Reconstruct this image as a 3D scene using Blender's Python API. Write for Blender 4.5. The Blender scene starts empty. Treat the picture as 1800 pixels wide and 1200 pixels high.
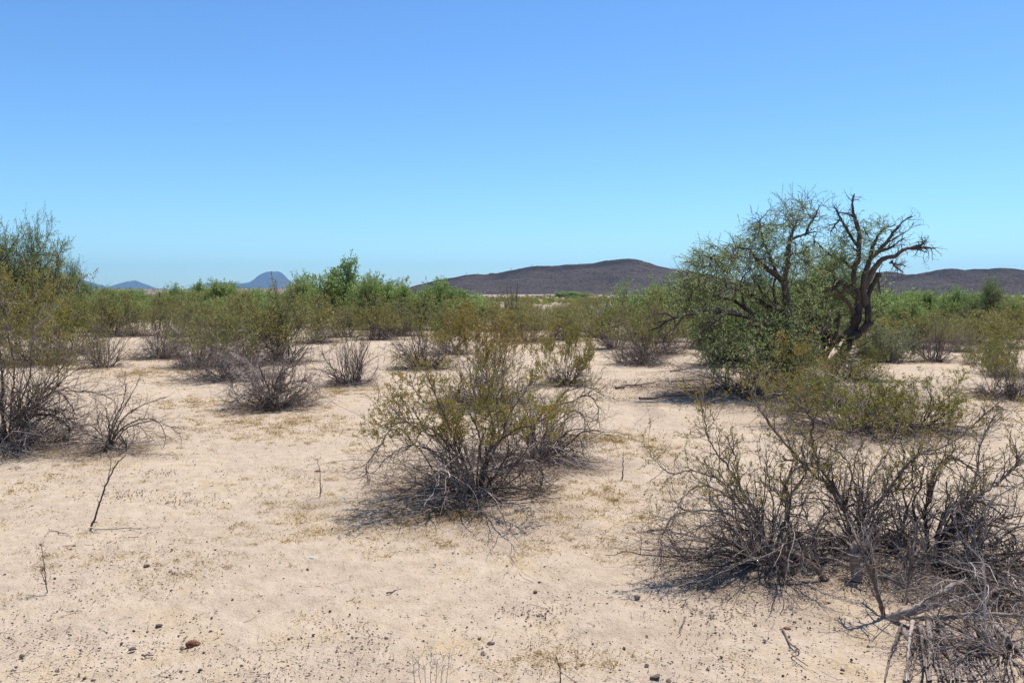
import bpy, math, random
import numpy as np
from mathutils import Vector
R = math.radians
scene = bpy.context.scene
C = scene.collection

# ------------------------------------------------------------------ camera
F = 1469.0                      # focal length in pixels of the 1800 x 1200 photograph
HOR = 515.0
PITCH = math.atan((600 - HOR) / F)
CAMH = 1.7
cam_d = bpy.data.cameras.new('camera'); cam = bpy.data.objects.new('camera', cam_d); C.objects.link(cam)
cam.location = (0, 0, CAMH); cam.rotation_euler = (R(90) - PITCH, 0, 0)
cam_d.sensor_width = 36; cam_d.lens = 36 * F / 1800; cam_d.clip_start = 0.1; cam_d.clip_end = 40000
scene.camera = cam
# ------------------------------------------------------------------ light
SKYG, SKYT = 1.18, (8.0, 11.0, 13.2)     # clear dry air: a deeper blue
SUN_EL, SUN_AZ = 69.0, 40.0     # elevation; azimuth clockwise from +Y (the view direction)
w = bpy.data.worlds.new('World'); scene.world = w; w.use_nodes = True
nt = w.node_tree; nt.nodes.clear()
sky = nt.nodes.new('ShaderNodeTexSky'); sky.sky_type = 'NISHITA'; sky.sun_disc = False
sky.sun_elevation = R(SUN_EL); sky.sun_rotation = R(SUN_AZ)
sky.air_density = 1.0; sky.dust_density = 0.35; sky.ozone_density = 2.6; sky.altitude = 400
bg = nt.nodes.new('ShaderNodeBackground'); bg.inputs[1].default_value = 0.10
wo = nt.nodes.new('ShaderNodeOutputWorld')
def _vm(op, src, val):
    x = nt.nodes.new('ShaderNodeVectorMath'); x.operation = op; x.inputs[1].default_value = val; nt.links.new(src, x.inputs[0]); return x.outputs[0]
g_ = nt.nodes.new('ShaderNodeGamma'); g_.inputs[1].default_value = SKYG
nt.links.new(_vm('MULTIPLY', sky.outputs[0], (.1, .1, .1)), g_.inputs[0])
nt.links.new(_vm('MULTIPLY', g_.outputs[0], SKYT), bg.inputs[0]); nt.links.new(bg.outputs[0], wo.inputs[0])
sl = bpy.data.lights.new('sun', 'SUN'); sl.energy = 4.3; sl.angle = R(0.5); sl.color = (1.0, 0.95, 0.88)
so = bpy.data.objects.new('sun', sl); C.objects.link(so)
so.rotation_euler = (R(90 - SUN_EL), 0, R(180 - SUN_AZ) )
vs = scene.view_settings
vs.view_transform = 'Standard'; vs.look = 'None'; vs.gamma = 1.0; vs.use_curve_mapping = False; vs.exposure = 0.52

rng = np.random.default_rng(7)
# ------------------------------------------------------------------ small maths helpers
def norm(v):
    return v / (np.linalg.norm(v, axis=-1, keepdims=True) + 1e-9)
_P = np.random.default_rng(3).random((256, 256))
def vnoise(x, y):
    xi = np.floor(x).astype(np.int64); yi = np.floor(y).astype(np.int64)
    fx = x - xi; fy = y - yi
    fx = fx * fx * fx * (fx * (fx * 6 - 15) + 10); fy = fy * fy * fy * (fy * (fy * 6 - 15) + 10)
    a = _P[xi % 256, yi % 256]; b = _P[(xi + 1) % 256, yi % 256]
    c = _P[xi % 256, (yi + 1) % 256]; d = _P[(xi + 1) % 256, (yi + 1) % 256]
    return (a * (1 - fx) + b * fx) * (1 - fy) + (c * (1 - fx) + d * fx) * fy - .5
def fbm(x, y, f, octs):
    s = 0; a = 1.0
    for i in range(octs):
        s = s + a * vnoise(x * f + 17.3 * i, y * f - 9.1 * i); f *= 2.03; a *= .5
    return s
MOUNDS = []                      # (x, y, radius, height): soil heaped under the bushes
def height(x, y):
    x = np.asarray(x, float); y = np.asarray(y, float)
    r = np.hypot(x, y)
    z = .10 * fbm(x, y, .16, 3) * np.clip(r / 5, .2, 1)
    z = z + np.clip((r - 40) / 60, 0, 1) * .5 * fbm(x, y, .02, 3)
    z = z + np.clip((r - 200) / 900, 0, 1) * 3.0 * (fbm(x, y, .0021, 4) + .05)
    for mx, my, mr, mh in MOUNDS:
        z = z + mh * np.exp(-((x - mx) ** 2 + (y - my) ** 2) / (mr * mr))
    return z
def ray(px, py):
    u = (px - 900) / F; v = (600 - py) / F
    return np.array([u, math.cos(PITCH) + v * math.sin(PITCH), -math.sin(PITCH) + v * math.cos(PITCH)])
def ground(px, py):
    d = ray(px, py); z = 0.0
    for _ in range(6):
        t = (z - CAMH) / d[2]; x, y = d[0] * t, d[1] * t; z = float(height(x, y))
    return np.array([x, y, z])
def at(px, py, Y):
    d = ray(px, py); t = Y / d[1]
    return np.array([d[0] * t, Y, CAMH + d[2] * t])

# ------------------------------------------------------------------ materials
def mat(name):
    m = bpy.data.materials.new(name); m.use_nodes = True
    n = m.node_tree; n.nodes.clear(); out = n.nodes.new('ShaderNodeOutputMaterial')
    return m, n, out
def nd(n, typ, **kw):
    x = n.nodes.new(typ)
    for k, v in kw.items(): setattr(x, k, v)
    return x
def ramp(n, stops, src, interp='LINEAR'):
    r = n.nodes.new('ShaderNodeValToRGB'); r.color_ramp.interpolation = interp
    e = r.color_ramp.elements
    while len(e) < len(stops): e.new(.5)
    for i, (p, c) in enumerate(stops):
        e[i].position = p; e[i].color = tuple(c) + (1,) if len(c) == 3 else c
    n.links.new(src, r.inputs[0]); return r
def noise(n, vec, scale, detail=4, rough=.55):
    x = n.nodes.new('ShaderNodeTexNoise'); x.inputs['Scale'].default_value = scale
    x.inputs['Detail'].default_value = detail; x.inputs['Roughness'].default_value = rough
    if vec is not None: n.links.new(vec, x.inputs['Vector'])
    return x
def mixc(n, fac, a, b, blend='MIX'):
    x = n.nodes.new('ShaderNodeMix'); x.data_type = 'RGBA'; x.blend_type = blend
    for s, i in ((fac, 0), (a, 6), (b, 7)):
        if isinstance(s, (int, float)): x.inputs[i].default_value = s
        elif isinstance(s, tuple): x.inputs[i].default_value = s + (1,)
        else: n.links.new(s, x.inputs[i])
    return x.outputs[2]
def mth(n, op, a, b=None, clamp=False):
    x = n.nodes.new('ShaderNodeMath'); x.operation = op; x.use_clamp = clamp
    for i, s in enumerate((a, b)):
        if s is None: continue
        if isinstance(s, (int, float)): x.inputs[i].default_value = s
        else: n.links.new(s, x.inputs[i])
    return x.outputs[0]

def leaf_material(name, stops, trans=.35, rough=.5):
    m, n, out = mat(name)
    at_ = nd(n, 'ShaderNodeAttribute', attribute_name='tint')
    oi = n.nodes.new('ShaderNodeObjectInfo')
    f = mth(n, 'ADD', at_.outputs['Fac'], mth(n, 'MULTIPLY', mth(n, 'SUBTRACT', oi.outputs['Random'], .5), .22), True)
    col = ramp(n, stops, f).outputs[0]
    p = n.nodes.new('ShaderNodeBsdfPrincipled'); p.inputs['Roughness'].default_value = rough
    p.inputs['Specular IOR Level'].default_value = .35
    n.links.new(col, p.inputs['Base Color'])
    t = n.nodes.new('ShaderNodeBsdfTranslucent'); n.links.new(col, t.inputs[0])
    mx = n.nodes.new('ShaderNodeMixShader'); mx.inputs[0].default_value = trans
    n.links.new(p.outputs[0], mx.inputs[1]); n.links.new(t.outputs[0], mx.inputs[2]); n.links.new(mx.outputs[0], out.inputs[0])
    return m
def bark_material(name, dark, light, scale=40):
    m, n, out = mat(name)
    at_ = nd(n, 'ShaderNodeAttribute', attribute_name='tint')
    tc = n.nodes.new('ShaderNodeTexCoord')
    mp = n.nodes.new('ShaderNodeMapping'); mp.inputs['Scale'].default_value = (1, 1, .3); n.links.new(tc.outputs['Object'], mp.inputs[0])
    nz = noise(n, mp.outputs[0], scale, 5, .65)
    f = mth(n, 'ADD', at_.outputs['Fac'], mth(n, 'MULTIPLY', mth(n, 'SUBTRACT', nz.outputs['Fac'], .5), .9), True)
    col = ramp(n, [(0, dark), (.55, tuple(.6 * a + .4 * b for a, b in zip(dark, light))), (1, light)], f).outputs[0]
    p = n.nodes.new('ShaderNodeBsdfPrincipled'); p.inputs['Roughness'].default_value = .8
    p.inputs['Specular IOR Level'].default_value = .3
    n.links.new(col, p.inputs['Base Color'])
    b = n.nodes.new('ShaderNodeBump'); b.inputs['Strength'].default_value = .8; b.inputs['Distance'].default_value = .012
    n.links.new(nz.outputs['Fac'], b.inputs['Height']); n.links.new(b.outputs[0], p.inputs['Normal'])
    n.links.new(p.outputs[0], out.inputs[0]); return m

M = {}
M['creosote'] = leaf_material('creosote_leaf', [(0, (.14, .17, .028)), (.35, (.24, .235, .038)), (.65, (.32, .245, .045)), (1, (.40, .21, .055))], .45)
M['olive'] = leaf_material('olive_leaf', [(0, (.17, .215, .052)), (.5, (.27, .255, .066)), (1, (.39, .27, .09))], .5)
M['mesquite'] = leaf_material('mesquite_leaf', [(0, (.16, .24, .055)), (.5, (.34, .44, .13)), (1, (.54, .60, .23))], .55)
M['green'] = leaf_material('green_leaf', [(0, (.17, .255, .065)), (.5, (.28, .37, .11)), (1, (.42, .48, .17))], .5)
M['pale'] = leaf_material('pale_green_leaf', [(0, (.15, .22, .07)), (.5, (.28, .35, .12)), (1, (.42, .47, .19))], .5)
M['sage'] = leaf_material('sage_leaf', [(0, (.15, .18, .075)), (.5, (.25, .28, .13)), (1, (.36, .37, .20))], .4)
M['stem'] = bark_material('creosote_bark', (.085, .056, .042), (.60, .50, .43))
M['bark'] = bark_material('mesquite_bark', (.038, .026, .020), (.28, .20, .16), 26)
M['deadwood'] = bark_material('dead_wood', (.10, .066, .048), (.62, .52, .45))
M['bleached'] = bark_material('bleached_wood', (.20, .15, .12), (.66, .60, .54))
M['redstem'] = bark_material('reddish_wood', (.07, .032, .020), (.26, .17, .12))
M['straw'] = leaf_material('dry_grass', [(0, (.24, .15, .045)), (.5, (.43, .29, .09)), (1, (.60, .45, .19))], .25, .7)
M['litter'] = leaf_material('litter', [(0, (.05, .033, .026)), (.6, (.14, .095, .07)), (1, (.36, .29, .23))], .05, .8)
M['stone'] = bark_material('stone', (.085, .060, .050), (.33, .25, .20), 60)
M['redstone'] = bark_material('red_stone', (.13, .045, .025), (.26, .13, .08), 60)
M['palestone'] = bark_material('pale_stone', (.42, .38, .31), (.55, .50, .42), 60)

# ------------------------------------------------------------------ object helpers
def mesh_obj(name, V, Fs, m, tint=None, parent=None, smooth=False, data=None):
    if data is None:
        me = bpy.data.meshes.new(name)
        V = np.asarray(V, np.float32); me.vertices.add(len(V)); me.vertices.foreach_set('co', V.ravel())
        idx = np.concatenate([f.ravel() for f in Fs]).astype(np.int32)
        tot = np.concatenate([np.full(len(f), f.shape[1], np.int32) for f in Fs])
        st = np.concatenate([[0], np.cumsum(tot)[:-1]]).astype(np.int32)
        me.loops.add(len(idx)); me.loops.foreach_set('vertex_index', idx)
        me.polygons.add(len(tot)); me.polygons.foreach_set('loop_start', st)
        me.polygons.foreach_set('use_smooth', np.full(len(tot), smooth, bool))
        if tint is not None:
            a = me.attributes.new('tint', 'FLOAT', 'POINT'); a.data.foreach_set('value', np.asarray(tint, np.float32))
        me.update(calc_edges=True); me.materials.append(m)
    else: me = data
    o = bpy.data.objects.new(name, me); C.objects.link(o)
    if parent is not None: o.parent = parent
    return o
def tag(o, label=None, cat=None, group=None, kind=None):
    if label: o['label'] = label
    if cat: o['category'] = cat
    if group: o['group'] = group
    if kind: o['kind'] = kind
    return o
def empty(name, loc, rz=0.0, sc=(1, 1, 1)):
    o = bpy.data.objects.new(name, None); C.objects.link(o); o.location = tuple(loc)
    o.rotation_euler = (0, 0, rz); o.scale = sc; o.empty_display_size = .2; return o

class Tubes:
    def __init__(s): s.V = []; s.Fq = []; s.T = []; s.n = 0
    def add(s, P, rad, tint, sides=3):
        """P (N,K,3)  rad (N,K)  tint (N,)"""
        P = np.asarray(P, float); N, K, _ = P.shape
        if N == 0: return
        T = norm(np.gradient(P, axis=1))
        d = norm(P[:, -1] - P[:, 0] + 1e-6)
        ref = np.where(np.abs(d[:, 2:3]) < .8, np.array([[0, 0, 1.]]), np.array([[1., 0, 0]]))
        ref = norm(np.cross(d, ref))[:, None, :]
        A = norm(np.cross(T, ref)); B = np.cross(T, A)
        an = np.arange(sides) * 2 * math.pi / sides
        ring = P[:, :, None, :] + rad[:, :, None, None] * (A[:, :, None, :] * np.cos(an)[None, None, :, None] + B[:, :, None, :] * np.sin(an)[None, None, :, None])
        base = s.n + (np.arange(N) * K * sides)[:, None, None] + (np.arange(K - 1) * sides)[None, :, None]
        j = np.arange(sides)[None, None, :]; j2 = (j + 1) % sides
        f = np.stack([base + j, base + j2, base + j2 + sides, base + j + sides], -1).reshape(-1, 4)
        s.V.append(ring.reshape(-1, 3)); s.Fq.append(f); s.n += N * K * sides
        s.T.append(np.repeat(np.asarray(tint, float), K * sides))
    def build(s, name, m, parent=None):
        return mesh_obj(name, np.concatenate(s.V), [np.concatenate(s.Fq)], m, np.concatenate(s.T), parent, True)
class Leaves:
    def __init__(s): s.V = []; s.T = []; s.n = 0
    def add(s, P, D, L, W, tint, g):
        N = len(P)
        if N == 0: return
        D = norm(D); S = norm(np.cross(D, g.normal(size=(N, 3))))
        L = np.broadcast_to(L, (N,))[:, None]; W = np.broadcast_to(W, (N,))[:, None]
        q = np.stack([P, P + D * L * .55 + S * W * .5, P + D * L, P + D * L * .55 - S * W * .5], 1)
        s.V.append(q.reshape(-1, 3)); s.T.append(np.repeat(tint, 4)); s.n += N
    def build(s, name, m, parent=None):
        f = np.arange(s.n * 4).reshape(-1, 4)
        return mesh_obj(name, np.concatenate(s.V), [f], m, np.concatenate(s.T), parent)

def grow(P0, D0, L, K, wander, trop, g, floor=None, late=0.0):
    """random-walk branches: (N,K+1,3)"""
    p = np.array(P0, float); d = norm(np.array(D0, float)); N = len(p)
    step = (np.broadcast_to(L, (N,)) / K)[:, None]
    trop = np.broadcast_to(trop, (N,))
    out = [p.copy()]
    for k in range(K):
        d = d + wander * g.normal(size=(N, 3)); d[:, 2] += trop * (1 + late * k / K); d = norm(d)
        p = p + d * step
        if floor is not None:
            lo = p[:, 2] < floor; p[lo, 2] = floor + g.random(lo.sum()) * .01; d[lo, 2] = np.abs(d[lo, 2]) * .2
        out.append(p.copy())
    return np.stack(out, 1)
def taper(r0, K, end=.35, pw=1.0):
    t = np.linspace(0, 1, K) ** pw
    return np.asarray(r0)[:, None] * (1 - (1 - end) * t)[None, :]
def branch(P, rad, n, t0, t1, spread, g, up=0.0):
    """n children per parent: start, direction, parent index, radius, t"""
    N, K, _ = P.shape
    t = g.uniform(t0, t1, size=(N, n)); kf = t * (K - 1); k = np.minimum(kf.astype(int), K - 2); fr = (kf - k)[..., None]
    i = np.arange(N)[:, None]
    a = P[i, k]; b = P[i, k + 1]
    p = (a + (b - a) * fr).reshape(-1, 3)
    d = norm((b - a).reshape(-1, 3)) + spread * g.normal(size=(N * n, 3)) * .75; d[:, 2] += up
    return p, norm(d), np.repeat(np.arange(N), n), rad[i, k].reshape(-1), t.reshape(-1)

def creosote(g, H=1.1, RR=.9, n=34, n1=5, n2=4, n3=3, leaf=.014, lpt=9, leafz=.45, leafp=.75, dead=14, lean=(0, 0), tint=.4,
             pale=.3, thick=.009, upright=.0, sides=(5, 4, 3), spreadbase=.13, leafup=1.0, dfall=-.10, wander=.15, tmax=1.3):
    """one creosote bush round the origin: (stems, dead_branches, foliage)"""
    st = Tubes(); lv = Leaves(); dd = Tubes()
    az = g.uniform(0, 2 * math.pi, n); tl = g.random(n) ** .62 * tmax + .04
    D = np.stack([np.sin(tl) * np.cos(az), np.sin(tl) * np.sin(az), np.cos(tl)], 1) + np.array([lean[0], lean[1], 0])
    P0 = np.stack([np.cos(az), np.sin(az), np.zeros(n)], 1) * (g.random(n) * spreadbase * RR)[:, None]
    cc = g.normal(size=(3, 3)) * RR * .17; cc[0] = 0; P0 = P0 + cc[g.integers(0, 3, n)]; P0[:, 2] = -.03
    L = 1 / np.sqrt((np.sin(tl) / RR) ** 2 + (np.cos(tl) / H) ** 2) * g.uniform(.62, 1.02, n)
    r = thick * g.uniform(.55, 1.25, n)
    A = grow(P0, D, L, 15, wander, upright + g.normal(0, .04, n), g, .01); ra = taper(r, 16, .12, .8)
    ti = np.clip(g.normal(pale * .6, .25, n), 0, 1); st.add(A, ra, ti, sides[0])
    p, d, par, pr, t = branch(A, ra, n1 + 1, .15, .95, .75, g, .1); pr = np.maximum(pr, r[par] * .4)
    Lb = L[par] * g.uniform(.25, .62, len(p)) * (1.15 - .45 * t)
    hi = p[:, 2] > .3 * A[:, :, 2].max()
    B = grow(p, d, Lb * np.where(hi, 1.25, 1), 7, .16, upright + .11 * hi, g, .01); rb = taper(pr * .62, 8, .25)
    st.add(B, rb, np.clip(ti[par] + g.normal(0, .18, len(p)), 0, 1), sides[1])
    p, d, par2, pr, t = branch(B, rb, n2, .2, 1.0, .7, g, .15)
    Lc = Lb[par2] * g.uniform(.25, .6, len(p))
    Cc = grow(p, d, Lc, 5, .2, np.where(p[:, 2] > .35 * A[:, :, 2].max(), .14, .0), g, .01); rc = taper(pr * .6, 6, .45); rc = np.maximum(rc, thick * .09)
    st.add(Cc, rc, np.clip(.15 + g.normal(0, .25, len(p)), 0, 1), sides[2])
    if leafp > 0:
        z = Cc[:, -1, 2] / np.percentile(Cc[:, -1, 2], 99.3)
        cl = vnoise(Cc[:, -1, 0] * 6 + 40, Cc[:, -1, 2] * 6 + Cc[:, -1, 1] * 5) + .5
        keep = (z > leafz + .25 * (g.random(len(z)) - .5)) & (g.random(len(z)) < np.clip(leafp * np.clip((cl - .33) * 4.2, .06, 1.3), 0, 1))
        Q = Cc[keep]
        if len(Q) and n3:
            p, d, par3, pr, t = branch(Q, rc[keep], n3, .3, 1.0, .8, g, .35)
            Ld = np.clip(.11 * H * g.uniform(.5, 1.4, len(p)), .02, .2)
            E = grow(p, d, Ld, 3, .2, .1, g); re = np.full((len(p), 4), max(thick * .1, .0008))
            st.add(E, re, np.full(len(p), .2), 3)
            base = np.clip(g.normal(tint, .16, len(p)), 0, 1)
            q, qd, pi_, _, t = branch(E, re, lpt, .1, 1.1, 1.3, g, .25 * leafup)
            lv.add(q + g.normal(size=q.shape) * leaf * .35, qd, leaf * g.uniform(.6, 1.3, len(q)), leaf * .55 * g.uniform(.7, 1.3, len(q)),
                   np.clip(base[pi_] + g.normal(0, .12, len(q)), 0, 1), g)
    if dead:
        az = g.uniform(0, 2 * math.pi, dead); tl = g.uniform(.3, 1.3, dead)
        D = np.stack([np.sin(tl) * np.cos(az), np.sin(tl) * np.sin(az), np.cos(tl)], 1) + np.array([lean[0], lean[1], 0]) * .5
        P0 = np.stack([np.cos(az), np.sin(az), np.zeros(dead)], 1) * .08 * RR
        L = RR * g.uniform(.6, 1.45, dead)
        A = grow(P0, D, L, 16, .15, dfall * g.uniform(.15, .75, dead), g, .012, late=3.0); ra = taper(thick * g.uniform(.4, .85, dead), 17, .2)
        ti = np.clip(g.normal(pale + .1, .32, dead), 0, 1); dd.add(A, ra, ti, sides[0])
        p, d, par, pr, t = branch(A, ra, n1 + 1, .2, .95, .7, g, 0)
        Lb = L[par] * g.uniform(.2, .55, len(p))
        B = grow(p, d, Lb, 7, .24, -.08, g, .01); rb = taper(pr * .6, 8, .35); dd.add(B, rb, np.clip(ti[par] + g.normal(0, .2, len(p)), 0, 1), sides[1])
        p, d, par, pr, t = branch(B, rb, 4, .2, 1, .8, g, 0)
        Cd = grow(p, d, Lb[par] * g.uniform(.2, .55, len(p)), 4, .22, -.06, g, .008); rd = np.maximum(taper(pr * .6, 5, .4), thick * .08)
        dd.add(Cd, rd, np.clip(g.normal(.45, .25, len(p)), 0, 1), 3)
    co = np.concatenate(st.V + (lv.V if lv.n else [])); fz = H / np.percentile(co[:, 2], 99.0)
    rad_ = np.hypot(co[:, 0] - co[:, 0].mean(), co[:, 1] - co[:, 1].mean()); fr_ = min(max(RR / np.percentile(rad_, 94), .75), 1.9)
    for t_ in (st, dd, lv): t_.V = [v * np.array([fr_, fr_, fz if t_ is not dd else min(fz, 1.15)]) for v in t_.V]
    for t_ in (st, lv):
        for v in t_.V: v[:, 2] = np.where(v[:, 2] > H, H + (v[:, 2] - H) * .35, v[:, 2])
    return st, dd, lv
def make_bush(name, loc, g, leafmat='creosote', stemmat='stem', rz=0, **kw):
    r = empty(name, loc, rz)
    st, dd, lv = creosote(g, **kw)
    st.build('stems', M[stemmat], r)
    if dd.n: dd.build('dead_branches', M['deadwood'], r)
    if lv.n: lv.build('foliage', M[leafmat], r)
    return r
def copy_thing(o, loc, rz, sc):
    c = o.copy(); C.objects.link(c); c.location = tuple(loc); c.rotation_euler = (0, 0, rz); c.scale = sc
    for ch in o.children:
        k = ch.copy(); C.objects.link(k); k.parent = c
    return c
def rspline(pts, rad, n):
    pts = np.asarray(pts, float); rad = np.asarray(rad, float); m = len(pts)
    e = np.concatenate([[2 * pts[0] - pts[1]], pts, [2 * pts[-1] - pts[-2]]])
    t = np.linspace(0, m - 1 - 1e-6, n); k = t.astype(int); f = (t - k)[:, None]
    p0, p1, p2, p3 = e[k], e[k + 1], e[k + 2], e[k + 3]
    q = .5 * (2 * p1 + (p2 - p0) * f + (2 * p0 - 5 * p1 + 4 * p2 - p3) * f ** 2 + (3 * p1 - p0 - 3 * p2 + p3) * f ** 3)
    return q, np.interp(t, np.arange(m), rad)

# ------------------------------------------------------------------ terrain
BUSHES = []   # filled by the planting tables below; used for litter and painted shade on the ground
#   (base px, base py, half width px, top py)
NEAR = [
 dict(b=(832, 866), w=185, top=668, seed=3, label='wide creosote bush in the centre foreground, green leaves over tangled dark stems',
      kw=dict(n=26, n1=6, n2=5, n3=5, lpt=18, leaf=.0155, dead=26, tint=.55, leafz=.6, leafp=1.1, pale=.26, thick=.011, wander=.17, lean=(-.06, 0))),
 dict(b=(950, 806), w=130, top=655, seed=17, label='bare arching creosote bush just behind and right of the central green one',
      kw=dict(n=22, n1=6, n2=5, n3=3, lpt=9, leaf=.0145, dead=26, tint=.55, leafz=.75, leafp=.45, pale=.25, thick=.011, wander=.18, dfall=-.12)),
 dict(b=(18, 780), w=175, top=455, seed=5, label='tall creosote bush cut by the left edge, arching grey stems and orange green leaves',
      kw=dict(n=40, n1=6, n2=5, n3=4, lpt=12, leaf=.0175, dead=34, tint=.5, leafz=.38, leafp=.9, pale=.38, thick=.013, wander=.14, dfall=-.13)),
 dict(b=(205, 786), w=88, top=672, seed=8, label='small nearly dead shrub with thin arching twigs on the sand near the left edge',
      kw=dict(n=9, n1=4, n2=4, n3=0, leafp=0, dead=13, pale=.35, thick=.009, wander=.17, dfall=-.13)),
 dict(b=(1345, 988), w=190, top=785, seed=11, label='sprawling creosote bush at lower right, leftmost clump with low arching twigs',
      kw=dict(n=20, n1=5, n2=4, n3=4, lpt=13, leaf=.0130, dead=24, tint=.6, leafz=.7, leafp=.5, pale=.3, thick=.0105, wander=.17, lean=(-.1, 0), dfall=-.11)),
 dict(b=(1512, 968), w=180, top=750, seed=12, label='middle creosote clump at lower right with dark stems and few leaves',
      kw=dict(n=20, n1=5, n2=4, n3=4, lpt=13, leaf=.0130, dead=16, tint=.55, leafz=.7, leafp=.5, pale=.2, thick=.012, wander=.16)),
 dict(b=(1662, 990), w=200, top=765, seed=13, label='creosote clump by the lower right edge leaning right with long curved stems',
      kw=dict(n=16, n1=5, n2=4, n3=4, lpt=13, leaf=.0130, dead=20, tint=.5, leafz=.7, leafp=.45, pale=.25, thick=.013, wander=.16, lean=(.25, 0), dfall=-.10)),
 dict(b=(1492, 752), w=150, top=655, seed=21, label='low leafy yellow green creosote bush in front of the mesquite trunks',
      kw=dict(n=46, n1=6, n2=4, n3=3, lpt=8, leaf=.024, dead=14, tint=.32, leafz=.25, leafp=1.3, pale=.35, thick=.010, wander=.16)),
 dict(b=(1612, 752), w=110, top=655, seed=22, label='low yellow green creosote bush with reddish stems right of the mesquite',
      kw=dict(n=36, n1=6, n2=4, n3=3, lpt=8, leaf=.024, dead=10, tint=.34, leafz=.25, leafp=1.2, pale=.2, thick=.011, wander=.16)),
 dict(b=(1400, 722), w=75, top=585, seed=23, label='thin orange leaved creosote bush growing in front of the mesquite crown',
      kw=dict(n=22, n1=5, n2=5, n3=4, lpt=10, leaf=.023, dead=8, tint=.68, leafz=.35, leafp=.75, pale=.4, thick=.009, wander=.14)),
 dict(b=(1462, 712), w=85, top=602, seed=25, label='yellow green creosote bush hiding the foot of the leaning mesquite',
      kw=dict(n=28, n1=5, n2=4, n3=3, lpt=8, leaf=.024, dead=8, tint=.42, leafz=.3, leafp=1.1, pale=.35, thick=.009, wander=.16)),
 dict(b=(1742, 694), w=62, top=610, seed=24, label='upright creosote bush with open fan of stems near the right edge',
      kw=dict(n=26, n1=5, n2=4, n3=3, lpt=8, leaf=.021, dead=6, tint=.42, leafz=.5, leafp=.8, pale=.3, thick=.011)),
 dict(b=(478, 714), w=80, top=612, seed=31, label='leafless grey creosote skeleton with thick crooked stems, left of centre',
      kw=dict(n=38, n1=6, n2=5, n3=0, leafp=0, dead=30, pale=.42, thick=.013, wander=.18, dfall=-.07)),
 dict(b=(614, 672), w=62, top=548, seed=32, label='upright creosote bush like a broom of dark stems under thin olive leaves',
      kw=dict(n=48, n1=5, n2=4, n3=2, lpt=6, leaf=.026, dead=14, tint=.45, leafz=.62, leafp=.55, pale=.3, thick=.012, upright=.07, dfall=-.12, spreadbase=.3, tmax=.8)),
 dict(b=(870, 706), w=105, top=535, seed=33, label='orange tinged creosote bush directly behind the central green bush',
      kw=dict(n=40, n1=6, n2=5, n3=4, lpt=10, leaf=.026, dead=12, tint=.62, leafz=.40, leafp=.85, pale=.35, thick=.012, wander=.16)),
 dict(b=(1000, 672), w=62, top=575, seed=34, label='yellow green creosote bush right behind the bare central clump',
      kw=dict(n=34, n1=6, n2=5, n3=4, lpt=9, leaf=.026, dead=12, tint=.48, leafz=.32, leafp=.85, pale=.35, thick=.011)),
]
for b in NEAR:
    p = ground(*b['b']); d = p[1]
    b['H'] = (b['b'][1] - b['top']) / F * d * 1.03; b['R'] = b['w'] / F * d
    MOUNDS.append((p[0], p[1], b['R'] * .7, .05))
M_T1 = ground(1385, 688); M_T2 = ground(1478, 662)
MOUNDS.append((M_T1[0], M_T1[1], 1.2, .10))

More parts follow.
